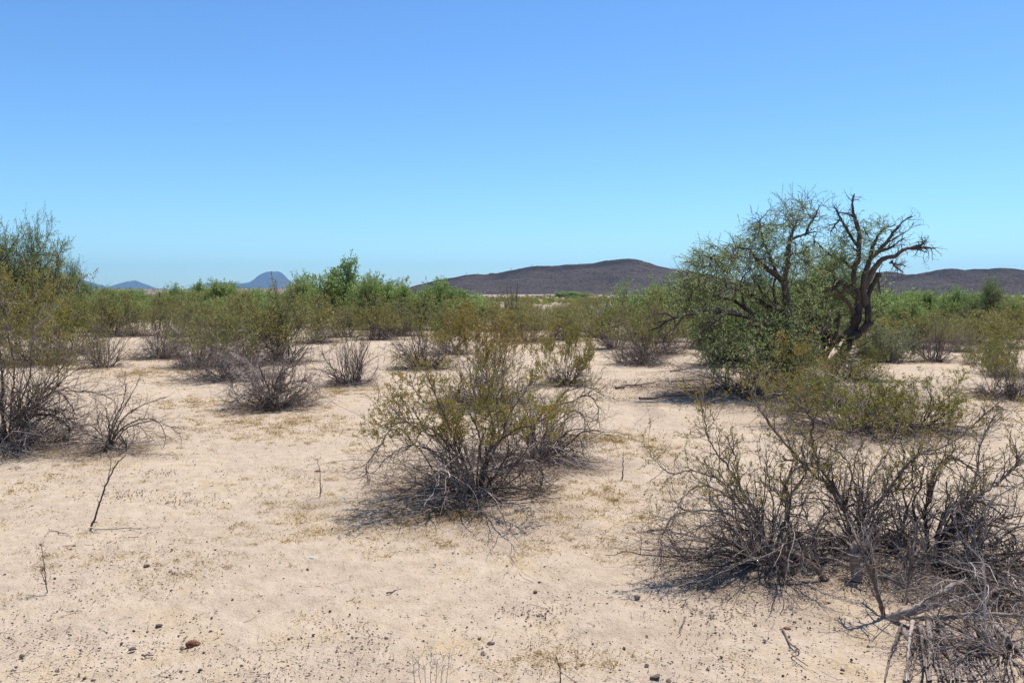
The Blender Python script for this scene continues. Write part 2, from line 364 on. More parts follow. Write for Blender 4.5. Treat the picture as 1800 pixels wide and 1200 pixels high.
TWIGMAP = []
MID = [  # px, py, half width, top, kind, tint shift variant, label
 (182, 645, 46, 560, 'upright', 'small upright creosote bush with grey stems on the sand at left'),
 (120, 622, 60, 500, 'olive', 'orange brown creosote bush behind the tall left bush'),
 (62, 640, 90, 470, 'orange', 'large orange tinged creosote bush at the left edge behind the tall one'),
 (285, 630, 62, 520, 'dome', 'domed grey creosote bush with dark tangled base, left of the bare skeleton'),
 (345, 645, 60, 545, 'dome', 'grey creosote bush with dense dead base between two other domes'),
 (398, 666, 82, 545, 'dome', 'broad grey creosote bush directly behind the leafless skeleton'),
 (505, 636, 72, 508, 'tall', 'tall olive creosote bush rising behind the leafless skeleton'),
 (440, 640, 62, 520, 'olive', 'olive creosote bush left of the tallest one, over bare grey twigs'),
 (735, 646, 64, 520, 'dome', 'creosote bush with dark spreading stems left of the central bush'),
 (795, 622, 50, 530, 'olive', 'small olive creosote bush wedged behind the central bush'),
 (1125, 640, 62, 545, 'dome', 'dark grey creosote bush with dense stems left of the mesquite'),
 (1160, 622, 66, 520, 'olive', 'olive creosote bush touching the left branches of the mesquite'),
 (1085, 612, 52, 520, 'tall', 'feathery olive creosote bush on open sand left of the mesquite'),
 (1636, 634, 44, 560, 'upright', 'dark stemmed small creosote bush beside the sandy gap at right'),
 (1566, 636, 46, 578, 'sage', 'pale grey green low shrub just right of the mesquite trunk'),
 (1540, 628, 52, 566, 'olive', 'olive creosote bush wrapping the right side of the leaning trunk'),
 (1522, 668, 44, 606, 'yellow', 'low yellow green bush at the right foot of the leaning mesquite'),
 (1680, 618, 44, 566, 'dome', 'grey brown bush closing the far end of the sandy gap at right'),
 (1600, 612, 60, 548, 'olive', 'olive bush behind the pale grey green low shrub'),
 (1790, 660, 70, 588, 'yellow', 'yellow green creosote bush at the right edge behind the open fan'),
 (1725, 640, 42, 596, 'yellow', 'low yellow green bush next to the sandy gap at right'),
 (1785, 700, 46, 640, 'upright', 'dark low bush at the right edge below the yellow green one'),
 (235, 590, 48, 520, 'olive', 'olive bush with dark base beyond the sandy gap at left'),
 (195, 590, 44, 515, 'olive', 'brownish bush standing left of the sandy gap'),
 (315, 592, 50, 520, 'olive', 'dull olive bush right of the sandy gap at left'),
 (365, 600, 52, 522, 'olive', 'dull olive bush in the row behind the grey domes'),
 (555, 602, 48, 525, 'olive', 'olive bush between the tallest creosote and the broom shaped one'),
 (600, 592, 48, 530, 'tall', 'tall thin olive bush behind the broom shaped creosote'),
 (660, 596, 50, 525, 'olive', 'olive bush behind and right of the broom shaped creosote'),
 (700, 590, 48, 532, 'dome', 'dark based bush below the light green tree row'),
 (930, 600, 52, 540, 'olive', 'olive bush right of the orange tinged creosote'),
 (985, 596, 46, 545, 'tall', 'thin brown olive bush behind the yellow green creosote'),
 (1035, 592, 42, 548, 'dome', 'small brown bush by the thin fence post'),
 (900, 582, 40, 530, 'tall', 'thin tall olive bush behind the orange tinged creosote'),
 (1660, 600, 50, 548, 'dome', 'brown grey bush behind the sandy gap at right'),
 (1710, 604, 52, 550, 'olive', 'brown olive bush behind the low yellow green bush at right'),
 (1770, 612, 56, 556, 'olive', 'olive bush by the right edge below the bright green trees'),
 (1235, 612, 50, 540, 'olive', 'olive bush seen through the mesquite from behind'),
]
GREEN = [  # px, py, half width, top, kind, label
 (34, 590, 92, 418, 'tree', 'light green tree at the left edge standing above all the bushes'),
 (100, 575, 52, 470, 'tree', 'small light green tree just right of the tall one at left'),
 (150, 566, 40, 500, 'green', 'rounded green shrub below the leftmost blue mountain'),
 (190, 566, 38, 506, 'green', 'green shrub under the gap between the left blue mountains'),
 (228, 560, 34, 508, 'green', 'darker green shrub below the small twin blue peak'),
 (262, 562, 30, 514, 'green', 'small green shrub left of the dark wooden post'),
 (318, 560, 38, 502, 'green', 'bright green shrub right of the dark wooden post'),
 (352, 566, 34, 498, 'green', 'green shrub left of the dark twiggy tree'),
 (395, 566, 50, 496, 'green', 'low tree with dark branches left of the blue mesa'),
 (446, 564, 38, 508, 'green', 'green shrub below the left flank of the blue mesa'),
 (490, 560, 34, 512, 'green', 'low green shrub below the blue mesa'),
 (538, 568, 34, 495, 'dark', 'small tree with black twigs left of the big green tree'),
 (608, 574, 62, 474, 'green', 'big bushy green tree right of the blue mesa'),
 (652, 578, 40, 500, 'green', 'green shrub touching the right side of the big green tree'),
 (690, 578, 40, 506, 'green', 'light green shrub, first right of the big tree row'),
 (735, 580, 50, 508, 'green', 'light green tree at the left foot of the dark hill'),
 (778, 578, 44, 506, 'green', 'light green shrub under the lower left slope of the dark hill'),
 (812, 580, 30, 520, 'green', 'last green shrub on the right of the central green row'),
 (1120, 596, 54, 512, 'tall', 'feathery light green shrub left of the mesquite on the sand'),
 (1175, 600, 50, 500, 'tall', 'feathery green shrub partly behind the left branches of the mesquite'),
 (1262, 640, 72, 530, 'willow', 'willowy light green shrub behind the left side of the mesquite'),
 (1440, 634, 88, 468, 'willow', 'dense green shrub between the two mesquite trunks'),
 (1345, 630, 60, 500, 'willow', 'green shrub behind the middle of the mesquite crown'),
 (1548, 590, 42, 528, 'green', 'green shrub right behind the leaning mesquite trunk'),
 (1612, 580, 34, 524, 'dark', 'dark green rounded shrub right of the mesquite'),
 (1655, 582, 36, 526, 'green', 'light green shrub between two taller ones at right'),
 (1690, 584, 38, 524, 'green', 'green shrub left of the tallest green tree at right'),
 (1728, 590, 46, 510, 'tree', 'bright green tree, tallest right of the mesquite'),
 (1768, 586, 34, 534, 'green', 'round green shrub near the right edge below the dark hill'),
 (1590, 600, 36, 540, 'green', 'green shrub behind the pale grey green low shrub'),
]
def litter_shade_mask(x, y):
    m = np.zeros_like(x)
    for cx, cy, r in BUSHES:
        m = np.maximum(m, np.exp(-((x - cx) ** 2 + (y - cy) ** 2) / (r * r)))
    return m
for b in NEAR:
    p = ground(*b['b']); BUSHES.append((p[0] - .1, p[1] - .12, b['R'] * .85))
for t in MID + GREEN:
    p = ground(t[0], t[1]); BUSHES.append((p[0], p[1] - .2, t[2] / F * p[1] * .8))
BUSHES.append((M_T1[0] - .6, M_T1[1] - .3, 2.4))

def terrain():
    aF = np.linspace(R(-42), R(42), 760)
    aB = np.linspace(R(42), R(318), 90)[1:-1]
    a = np.concatenate([aF, aB]); na = len(a)
    r = [.4]
    while r[-1] < 9000: r.append(r[-1] * (1.10 if r[-1] < 2.2 else 1.0075 if r[-1] < 16 else 1.03 if r[-1] < 150 else 1.1))
    r = np.array(r); nr = len(r)
    X = np.outer(r, np.sin(a)); Y = np.outer(r, np.cos(a)); Z = height(X, Y)
    near = np.clip(1 - r / 45, 0, 1)[:, None]
    patch = np.clip(fbm(X, Y, .7, 3) * 2 + .5, 0, 1)
    Z = Z + near * (.020 * fbm(X, Y, 2.3, 3) + .012 * patch * fbm(X, Y, 11, 3) + .009 * fbm(X, Y, 30, 3))
    lit = litter_shade_mask(X, Y); lit = np.clip(lit * 1.15 + .8 * fbm(X, Y, 2.5, 4) * (lit > .04) - .1, 0, 1)
    V = np.stack([X, Y, Z], -1).reshape(-1, 3)
    V = np.concatenate([V, [[0, 0, float(height(0, 0))]]])
    i = np.arange(nr - 1)[:, None] * na; j = np.arange(na)[None, :]; j2 = (j + 1) % na
    f = np.stack([i + j, i + na + j, i + na + j2, i + j2], -1).reshape(-1, 4)[:, ::-1]
    c = len(V) - 1; jj = np.arange(na); cap = np.stack([np.full(na, c), (jj + 1) % na, jj], 1)
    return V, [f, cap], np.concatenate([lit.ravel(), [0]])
def ground_material():
    m, n, out = mat('desert_sand')
    g = n.nodes.new('ShaderNodeNewGeometry'); pos = g.outputs['Position']
    at_ = nd(n, 'ShaderNodeAttribute', attribute_name='tint')
    n1 = noise(n, pos, .9, 6, .6); n2 = noise(n, pos, 9, 5, .6); n3 = noise(n, pos, 70, 4, .6); n4 = noise(n, pos, 3.3, 6, .7); nf = noise(n, pos, .018, 6, .65); nv = noise(n, pos, 260, 2, .5)
    col = ramp(n, [(.32, (.375, .285, .20)), (.66, (.545, .432, .312))], n1.outputs['Fac']).outputs[0]
    col = mixc(n, .5, col, ramp(n, [(.3, (.385, .295, .21)), (.6, (.575, .46, .345))], n2.outputs['Fac']).outputs[0])
    # grains
    gr = ramp(n, [(.30, (.55, .50, .46)), (.42, (1, 1, 1)), (.62, (1, 1, 1)), (.75, (1.25, 1.25, 1.25))], n3.outputs['Fac']).outputs[0]
    col = mixc(n, .75, col, gr, 'MULTIPLY')
    gv = ramp(n, [(.25, (.6, .56, .52)), (.4, (1, 1, 1)), (.7, (1.12, 1.12, 1.12))], nv.outputs['Fac']).outputs[0]
    col = mixc(n, .5, col, gv, 'MULTIPLY')
    # thin straw film between the bushes
    s = mth(n, 'MULTIPLY', ramp(n, [(.47, (0, 0, 0)), (.62, (1, 1, 1))], n1.outputs['Fac']).outputs[0], ramp(n, [(.45, (0, 0, 0)), (.60, (1, 1, 1))], n4.outputs['Fac']).outputs[0])
    s = mth(n, 'MULTIPLY', mth(n, 'MULTIPLY', s, ramp(n, [(.42, (.1, .1, .1)), (.58, (1, 1, 1))], n3.outputs['Fac']).outputs[0]), .85)
    col = mixc(n, s, col, (.46, .335, .165))
    # dark specks: bits of bark and seed
    vo = n.nodes.new('ShaderNodeTexVoronoi'); vo.inputs['Scale'].default_value = 26; n.links.new(pos, vo.inputs['Vector'])
    sp = ramp(n, [(.10, (1, 1, 1)), (.17, (0, 0, 0))], vo.outputs['Distance']).outputs[0]
    spm = mth(n, 'MULTIPLY', sp, ramp(n, [(.5, (0, 0, 0)), (.6, (1, 1, 1))], n4.outputs['Fac']).outputs[0])
    col = mixc(n, mth(n, 'MULTIPLY', spm, .7), col, (.12, .085, .07))
    # fallen litter round the bushes, painted darker brown to offset their blue shade
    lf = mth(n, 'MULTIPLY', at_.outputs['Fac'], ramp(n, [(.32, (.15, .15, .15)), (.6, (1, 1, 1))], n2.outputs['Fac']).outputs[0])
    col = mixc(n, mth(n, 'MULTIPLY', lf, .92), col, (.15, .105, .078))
    # far plain: gravel and low scrub
    ln = n.nodes.new('ShaderNodeVectorMath'); ln.operation = 'LENGTH'; n.links.new(pos, ln.inputs[0])
    far = n.nodes.new('ShaderNodeMapRange'); far.inputs[1].default_value = 50; far.inputs[2].default_value = 180; n.links.new(ln.outputs['Value'], far.inputs[0])
    fc = ramp(n, [(.35, (.23, .165, .13)), (.62, (.40, .30, .24))], nf.outputs['Fac']).outputs[0]
    col = mixc(n, far.outputs[0], col, fc)
    p = n.nodes.new('ShaderNodeBsdfPrincipled'); p.inputs['Roughness'].default_value = .95; p.inputs['Specular IOR Level'].default_value = .15
    n.links.new(col, p.inputs['Base Color'])
    hsum = mth(n, 'ADD', mth(n, 'MULTIPLY', n3.outputs['Fac'], .5), mth(n, 'ADD', n2.outputs['Fac'], mth(n, 'MULTIPLY', nv.outputs['Fac'], .12)))
    b = n.nodes.new('ShaderNodeBump'); b.inputs['Strength'].default_value = .95; b.inputs['Distance'].default_value = .03
    n.links.new(hsum, b.inputs['Height']); n.links.new(b.outputs[0], p.inputs['Normal'])
    n.links.new(p.outputs[0], out.inputs[0]); return m
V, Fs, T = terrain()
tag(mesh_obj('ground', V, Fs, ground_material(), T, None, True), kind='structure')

# ------------------------------------------------------------------ hills and far mountains
def hill_material(name, c0, c1, c2, sc):
    m, n, out = mat(name)
    g = n.nodes.new('ShaderNodeNewGeometry'); pos = g.outputs['Position']
    a = noise(n, pos, sc, 8, .7); b_ = noise(n, pos, sc * 3.2, 5, .75); c = noise(n, pos, sc * .2, 4)
    col = ramp(n, [(.36, c0), (.5, c1), (.66, c2)], a.outputs['Fac']).outputs[0]
    col = mixc(n, .7, col, ramp(n, [(.42, c0), (.60, c2)], b_.outputs['Fac']).outputs[0])
    col = mixc(n, .4, col, ramp(n, [(.4, c0), (.6, c1)], c.outputs['Fac']).outputs[0])
    at_ = nd(n, 'ShaderNodeAttribute', attribute_name='tint')       # darker towards the crest
    col = mixc(n, at_.outputs['Fac'], col, tuple(.55 * x for x in c0))
    p = n.nodes.new('ShaderNodeBsdfPrincipled'); p.inputs['Roughness'].default_value = .95; p.inputs['Specular IOR Level'].default_value = .1
    n.links.new(col, p.inputs['Base Color'])
    bp = n.nodes.new('ShaderNodeBump'); bp.inputs['Strength'].default_value = 1; bp.inputs['Distance'].default_value = 3
    n.links.new(b_.outputs['Fac'], bp.inputs['Height']); n.links.new(bp.outputs[0], p.inputs['Normal'])
    n.links.new(p.outputs[0], out.inputs[0]); return m
def ridge(name, prof, Y0, Y1, Y2, m, rough, nx=500, ny=60, cap=.0, seed=0.0, basez=0.0):
    """a hill range whose crest stands at depth Y1; front foot at Y0 and back foot at Y2"""
    pts = np.array([at(px, py, Y1) for px, py in prof])
    x = np.linspace(pts[0, 0], pts[-1, 0], nx); hc = np.maximum(np.interp(x, pts[:, 0], pts[:, 2]), 0)
    # crest at Y1; in front of it the slope falls to the foot
    yy = np.concatenate([np.linspace(Y0, Y1, int(ny * .7)), np.linspace(Y1, Y2, int(ny * .3) + 1)[1:]])
    X, Yg = np.meshgrid(x, yy)
    u = np.where(Yg < Y1, (Yg - Y0) / (Y1 - Y0), 1 - (Yg - Y1) / (Y2 - Y1))
    gul = fbm(X / (Y1 - Y0) + seed, Yg / (Y1 - Y0) * .35, 5, 4)
    prof_u = np.clip(u + .16 * gul * np.sin(math.pi * u), 0, 1) ** 1.12
    Z = basez + (hc[None, :] - basez) * prof_u
    Z = Z + rough * fbm(X + seed * 99, Yg, 1 / (rough * 7), 5) * np.clip(hc[None, :] / (rough * 6), 0, 1) * np.clip(u * 3, 0, 1) * np.where(u > .985, .45, 1)
    Z = np.where(u <= .001, -2, Z)
    V = np.stack([X, Yg, Z], -1).reshape(-1, 3)
    n_r = len(yy); i = np.arange(n_r - 1)[:, None] * nx; j = np.arange(nx - 1)[None, :]
    f = np.stack([i + j, i + j + 1, i + nx + j + 1, i + nx + j], -1).reshape(-1, 4)
    crestm = np.clip((u - .62) / .3, 0, 1) * cap * np.clip(fbm(X, Yg, 1 / (rough * 12), 4) * 2 + .75, 0, 1)
    return tag(mesh_obj(name, V, [f], m, crestm.ravel(), None, False), kind='structure')
hm = hill_material('dark_hill_rock', (.018, .015, .015), (.078, .058, .050), (.22, .165, .135), .12)
ridge('dark_hill', [(640, 522), (690, 513), (715, 507), (740, 500), (765, 494), (795, 487), (815, 483.5), (850, 482), (880, 478), (900, 475), (925, 469.5), (945, 467.5), (980, 467), (1010, 465), (1045, 462.5), (1070, 459), (1090, 455), (1105, 453.5), (1120, 456), (1140, 463), (1165, 469), (1185, 473), (1220, 478), (1260, 486), (1320, 497), (1400, 512), (1450, 520)],
      800, 1050, 1400, hm, 3.4, cap=.7, nx=1100, ny=130)
ridge('dark_hill', [(1330, 520), (1400, 505), (1450, 495), (1500, 486), (1545, 478), (1560, 477), (1575, 480), (1590, 484), (1602, 482.5), (1612, 482), (1620, 483.5), (1640, 477), (1660, 473.5), (1668, 472.5), (1680, 472.5), (1695, 475), (1715, 472), (1735, 471.5), (1760, 470.5), (1775, 471), (1800, 474), (1850, 478), (1950, 486), (2100, 500), (2300, 518)],
      700, 930, 1250, hm, 3.4, cap=.7, seed=5.3, nx=1100, ny=130)
mm = hill_material('far_mountain_rock', (.045, .042, .045), (.085, .075, .075), (.13, .11, .10), .008)
ridge('far_mountain', [(60, 514), (90, 506), (118, 497), (128, 493), (136, 491.2), (144, 491.5), (156, 494.5), (168, 499), (182, 504), (195, 508), (215, 512)], 7600, 8300, 9100, mm, 7, nx=200, ny=40)
ridge('far_mountain', [(160, 512), (196, 507), (208, 503), (213, 498.5), (219, 495.5), (226, 494.2), (229.5, 495.8), (232, 493.2), (238, 493), (243, 495.5), (248, 501), (256, 505.5), (272, 507), (292, 507), (310, 510), (340, 513)], 7600, 8300, 9100, mm, 3, nx=400, ny=40, seed=2.2)
ridge('far_mountain', [(320, 513), (345, 503), (362, 497.5), (380, 496), (400, 496), (425, 498), (436, 496.5), (451, 492.5), (453, 485), (460, 481), (468, 478), (476, 477.2), (490, 477), (496, 479.5), (501, 486), (509, 493), (517, 499), (530, 504), (560, 509), (600, 514)], 7800, 8500, 9300, mm, 3.5, nx=600, ny=40, seed=4.4)
lm = hill_material('low_ridge_gravel', (.17, .115, .095), (.26, .185, .155), (.36, .27, .22), .03)
ridge('low_ridge', [(-300, 511), (0, 509), (180, 508.8), (260, 508), (300, 510), (400, 508.5), (430, 507), (530, 508), (600, 511), (800, 514)], 700, 1100, 1500, lm, 1.0, nx=400, ny=30, seed=1.1)
bajada_prof = [(600, 517), (760, 516), (850, 515), (950, 518), (1050, 519), (1200, 520), (1700, 521), (1760, 527), (1850, 526), (2200, 524)]

# ------------------------------------------------------------------ near bushes
nearobj = []
for b in NEAR:
    g = np.random.default_rng(b['seed'])
    p = ground(*b['b'])
    o = make_bush('creosote_bush', p, g, H=b['H'], RR=b['R'], leafmat=b.get('leafmat', 'creosote'), **b['kw'])
    tag(o, b['label'], 'bush', 'creosote bushes on the sand'); nearobj.append(o)

def add_limbs(root, base, crop, scale, lims, seed, r0, leafmat=None, leafz=.5, H=1.0, lean=.3, tw=5, ext=.28, leaf=.013, lpt=12, tint=.4, leafp=.5, pale=.25):
    g = np.random.default_rng(seed); B = np.array(root.location); s = B[1] / F; tb = Tubes(); lv = Leaves()
    for pts in lims:
        dep = g.normal() * lean; m = len(pts)
        W = np.array([at(crop[0] + p[0] / scale, crop[1] + p[1] / scale, B[1] + dep * (i / (m - 1)) * .9) for i, p in enumerate(pts)])
        W[:, 2] = np.maximum(W[:, 2], height(W[:, 0], W[:, 1]) + .01)
        ra = r0 * g.uniform(.7, 1.25); n = m * 8; q, rr = rspline(W, np.linspace(ra, ra * .28, m), n); q = q + g.normal(size=q.shape) * ra * .35
        t0 = np.clip(g.normal(pale, .25), 0, 1); tb.add((q - B)[None], rr[None], [t0], 6)
        k = tw * m; p, d, _, pr, t = branch(q[None], rr[None], k, .15, 1, .85, g, .08); S = grow(p, d, g.uniform(.4, 1.3, k) * ext, 8, .2, g.normal(.04, .08, k), g, .01 + B[2]); rs = taper(np.minimum(pr * .6, ra * .5), 9, .25)
        tb.add(S - B, rs, np.clip(g.normal(pale, .3, k), 0, 1), 4)
        p, d, _, pr, t = branch(S, rs, 5, .15, 1, .8, g, .08); S2 = grow(p, d, g.uniform(.3, .9, len(p)) * ext * .6, 5, .2, .03, g, .01 + B[2]); r2 = np.maximum(taper(pr * .6, 6, .4), .0009)
        tb.add(S2 - B, r2, np.clip(g.normal(pale, .3, len(p)), 0, 1), 3)
        if leafmat:
            z = S2[:, -1, 2] - B[2]; k = (z > leafz * H) & (g.random(len(z)) < leafp)
            if k.sum():
                q2, qd, pi_, _, _ = branch(S2[k], r2[k], lpt, .4, 1.1, 1.2, g, .3); bt = g.normal(tint, .14, int(k.sum()))
                lv.add(q2 - B + g.normal(size=q2.shape) * leaf * .3, qd, leaf * g.uniform(.6, 1.3, len(q2)), leaf * .5, np.clip(bt[pi_] + g.normal(0, .1, len(q2)), 0, 1), g)
    tb.build('limbs', M['stem'], root)
    if lv.n: lv.build('shoot_leaves', M[leafmat], root)
by_label = {b['label'][:24]: (b, o) for b, o in zip(NEAR, nearobj)}
def lim(key, crop, scale, lims, seed, r0, **kw):
    b, o = by_label[key[:24]]; add_limbs(o, b['b'], crop, scale, lims, seed, r0, H=b['H'], **kw)
lim('wide creosote bush in the centre foreground', (620, 480), 2.608, [
  [(560, 990), (500, 900), (430, 840), (300, 790), (230, 800), (150, 850), (120, 900)], [(545, 990), (520, 890), (420, 760), (330, 700), (200, 690), (120, 800), (65, 880), (75, 970)],
  [(560, 990), (540, 880), (480, 740), (400, 640), (300, 560), (260, 470)], [(570, 990), (575, 880), (580, 740), (520, 620), (480, 560), (500, 480)],
  [(580, 990), (600, 860), (650, 740), (620, 620), (560, 540), (600, 470)], [(590, 990), (610, 880), (680, 760), (720, 640), (790, 540), (830, 480)],
  [(580, 990), (600, 880), (640, 800), (740, 720), (840, 690), (900, 640)], [(590, 995), (600, 930), (660, 890), (760, 900), (800, 980), (820, 1060)],
  [(585, 995), (610, 930), (640, 980), (650, 1050)], [(555, 995), (530, 930), (460, 940), (455, 1000), (500, 1060)], [(550, 995), (520, 920), (440, 890), (350, 950), (335, 1040)],
  [(560, 990), (480, 860), (380, 760), (280, 700), (200, 640), (180, 560)], [(560, 990), (500, 840), (440, 700), (380, 560), (330, 450)], [(600, 990), (700, 880), (850, 870), (870, 960), (860, 1060)]],
  301, .011, leafmat='creosote', leafz=.5, lean=.35, leaf=.0155, lpt=22, tint=.52, leafp=.95, pale=.25)
lim('bare arching creosote bush just behind and right', (620, 480), 2.608, [
  [(860, 850), (840, 780), (830, 700), (900, 620), (1000, 590), (1080, 560), (1125, 620), (1120, 680)], [(880, 850), (900, 780), (950, 700), (1030, 640), (1080, 700), (1105, 800)],
  [(850, 850), (820, 780), (760, 700), (680, 640), (600, 640)], [(870, 850), (880, 760), (900, 660), (960, 560), (1060, 520), (1150, 560)], [(885, 850), (910, 790), (980, 740), (1040, 760), (1060, 850)],
  [(845, 850), (820, 780), (780, 720), (700, 680), (640, 600)], [(850, 850), (830, 740), (800, 640), (760, 560), (820, 500)], [(870, 850), (940, 800), (1000, 800), (1020, 880)],
  [(860, 850), (880, 740), (990, 640), (1060, 660), (1060, 800)]], 302, .010, leafmat='creosote', leafz=.6, lean=.3, leaf=.014, lpt=12, tint=.5, leafp=.45, pale=.2)
lim('tall creosote bush cut by the left edge', (0, 380), 2.5, [
  [(60, 1000), (80, 920), (120, 860), (230, 730), (300, 620), (350, 560)], [(50, 1000), (80, 900), (140, 830), (250, 770), (350, 770), (430, 775), (500, 810)], [(60, 1000), (90, 900), (150, 850), (260, 860), (310, 900), (370, 930)],
  [(70, 1000), (110, 910), (180, 870), (260, 890), (310, 950), (250, 1080)], [(40, 1000), (45, 900), (50, 800), (60, 650), (30, 500), (20, 350)], [(50, 1000), (60, 880), (90, 750), (120, 600), (150, 480), (200, 400)],
  [(20, 1000), (10, 750), (0, 600), (-40, 450)], [(60, 1000), (70, 990), (100, 1050), (180, 1110), (260, 1090)], [(70, 1000), (90, 900), (160, 770), (230, 760), (290, 800), (340, 880)], [(50, 1000), (120, 880), (200, 800), (300, 700), (420, 640)],
  [(40, 1000), (70, 880), (130, 700), (130, 620), (160, 520)]], 303, .014, leafmat='creosote', leafz=.4, lean=.4, leaf=.018, lpt=10, tint=.55, leafp=.6, ext=.4, pale=.3)
lim('small nearly dead shrub with thin arching', (0, 380), 2.5, [
  [(480, 1030), (480, 930), (470, 870), (465, 840)], [(485, 1030), (500, 970), (540, 930), (620, 890), (690, 900), (725, 960), (720, 1010)], [(485, 1030), (510, 940), (560, 870), (650, 820), (730, 795)], [(480, 1030), (495, 940), (540, 850), (590, 760), (615, 700)],
  [(490, 1030), (520, 950), (600, 920), (650, 960), (690, 1000)], [(480, 1030), (450, 960), (430, 900), (440, 860)], [(480, 1030), (500, 900), (545, 800), (550, 680)], [(475, 1030), (430, 970), (400, 1050)], [(490, 1030), (560, 930), (680, 900), (780, 950), (800, 990)]],
  304, .009, lean=.25, ext=.2, tw=3, pale=.25)
lim('leafless grey creosote skeleton with thick', (300, 440), 4.0, [
  [(700, 1090), (660, 1020), (620, 980), (540, 900), (460, 850)], [(690, 1090), (650, 1000), (600, 900), (560, 800), (480, 790), (370, 790)], [(700, 1090), (720, 1020), (760, 960), (850, 930), (950, 920), (1010, 960), (1035, 1020)],
  [(690, 1090), (640, 1040), (560, 1010), (450, 1060), (330, 1090)], [(710, 1090), (730, 1000), (760, 900), (820, 830), (900, 800)], [(700, 1090), (690, 980), (660, 900), (600, 760)], [(720, 1090), (740, 1030), (800, 990), (880, 960)],
  [(690, 1090), (620, 960), (500, 900), (430, 940), (410, 1020)]], 305, .015, lean=.35, ext=.35, tw=4, pale=.5)
lim('sprawling creosote bush at lower right, leftmost', (1130, 680), 2.307, [
  [(500, 700), (470, 620), (430, 570), (330, 510), (230, 500), (130, 520), (80, 600), (70, 680)], [(490, 700), (460, 630), (400, 590), (300, 560), (200, 580), (120, 640)], [(490, 700), (470, 600), (420, 500), (330, 390), (200, 340), (110, 350), (30, 280)],
  [(510, 700), (490, 580), (440, 480), (350, 330), (270, 220), (250, 130), (235, 60)], [(515, 700), (525, 600), (530, 500), (510, 380), (500, 250)], [(525, 700), (560, 580), (590, 500), (580, 400), (620, 330), (700, 310)],
  [(500, 700), (420, 640), (340, 640), (250, 690), (220, 760)], [(500, 700), (440, 560), (340, 440), (240, 400), (160, 450), (130, 540)], [(495, 700), (470, 560), (400, 420), (380, 300), (340, 200)], [(600, 680), (590, 560), (600, 440), (660, 340), (640, 240)]],
  306, .010, leafmat='creosote', leafz=.5, lean=.3, leaf=.0135, lpt=13, tint=.62, leafp=.55, ext=.24, pale=.3)
lim('middle creosote clump at lower right', (1130, 680), 2.307, [
  [(850, 660), (840, 560), (800, 450), (730, 340), (690, 230), (680, 120), (600, 50), (540, 10)], [(860, 660), (875, 560), (870, 450), (830, 300), (760, 250)], [(870, 660), (900, 570), (960, 470), (1060, 330), (1130, 270), (1260, 220), (1390, 110), (1470, 40)],
  [(860, 660), (880, 560), (910, 500), (1000, 430), (1080, 410), (1200, 380)], [(840, 660), (830, 540), (780, 440), (640, 300), (500, 130), (430, 20)], [(880, 660), (910, 590), (960, 540), (1060, 520), (1110, 540)], [(700, 700), (690, 600), (660, 520), (640, 440)],
  [(860, 660), (900, 520), (920, 380), (1000, 250), (1040, 150)], [(1000, 700), (1040, 650), (1050, 560), (1030, 470)]],
  307, .012, leafmat='creosote', leafz=.5, lean=.3, leaf=.0135, lpt=13, tint=.58, leafp=.5, ext=.26, pale=.2)
lim('creosote clump by the lower right edge leaning', (1130, 680), 2.307, [
  [(1160, 710), (1155, 620), (1150, 520), (1165, 420), (1200, 320), (1260, 290), (1330, 330), (1390, 400)], [(1185, 710), (1200, 640), (1240, 570), (1330, 460), (1440, 390), (1546, 290), (1650, 230)], [(1185, 710), (1200, 600), (1250, 500), (1330, 420), (1360, 300), (1380, 200), (1440, 100)],
  [(1180, 710), (1220, 640), (1280, 600), (1400, 560), (1500, 600), (1520, 700)], [(1160, 740), (1220, 660), (1300, 600), (1400, 590), (1480, 650), (1546, 740)], [(1190, 710), (1220, 620), (1280, 560), (1400, 540), (1546, 520)], [(1180, 710), (1200, 580), (1250, 480), (1320, 460), (1400, 480), (1480, 530)],
  [(1190, 710), (1260, 560), (1380, 430), (1500, 330), (1600, 180)]], 308, .014, leafmat='creosote', leafz=.55, lean=.3, leaf=.0135, lpt=13, tint=.55, leafp=.4, ext=.26, pale=.2)

# ------------------------------------------------------------------ mid-distance bushes: variants, then copies
KINDS = {
 'dome': ('creosote_bush', dict(H=1.2, RR=.95, n=46, n1=6, n2=5, n3=2, lpt=5, leaf=.038, dead=36, tint=.4, leafz=.42, leafp=.75, pale=.36, thick=.012, dfall=-.09), 'olive'),
 'olive': ('creosote_bush', dict(H=1.3, RR=.85, n=44, n1=6, n2=4, n3=3, lpt=5, leaf=.042, dead=16, tint=.5, leafz=.3, leafp=.8, pale=.3, thick=.011), 'olive'),
 'orange': ('creosote_bush', dict(H=1.4, RR=.9, n=44, n1=6, n2=4, n3=3, lpt=6, leaf=.036, dead=14, tint=.5, leafz=.25, leafp=.8, pale=.4, thick=.011), 'creosote'),
 'yellow': ('creosote_bush', dict(H=1.0, RR=.9, n=40, n1=6, n2=4, n3=3, lpt=6, leaf=.030, dead=10, tint=.36, leafz=.15, leafp=.95, pale=.3, thick=.010), 'creosote'),
 'tall': ('creosote_bush', dict(H=1.6, RR=.75, n=42, n1=6, n2=4, n3=3, lpt=5, leaf=.042, dead=12, tint=.42, leafz=.3, leafp=.7, pale=.3, thick=.012, upright=.05, leafup=2, tmax=.9), 'olive'),
 'upright': ('creosote_bush', dict(H=1.1, RR=.8, n=38, n1=5, n2=4, n3=2, lpt=5, leaf=.03, dead=12, tint=.45, leafz=.5, leafp=.35, pale=.3, thick=.013, upright=.06, tmax=.9), 'olive'),
 'sage': ('desert_shrub', dict(H=.8, RR=.6, n=44, n1=6, n2=4, n3=3, lpt=7, leaf=.030, dead=12, tint=.5, leafz=.1, leafp=.8, pale=.4, thick=.009, upright=.08), 'sage'),
}
variants = {}
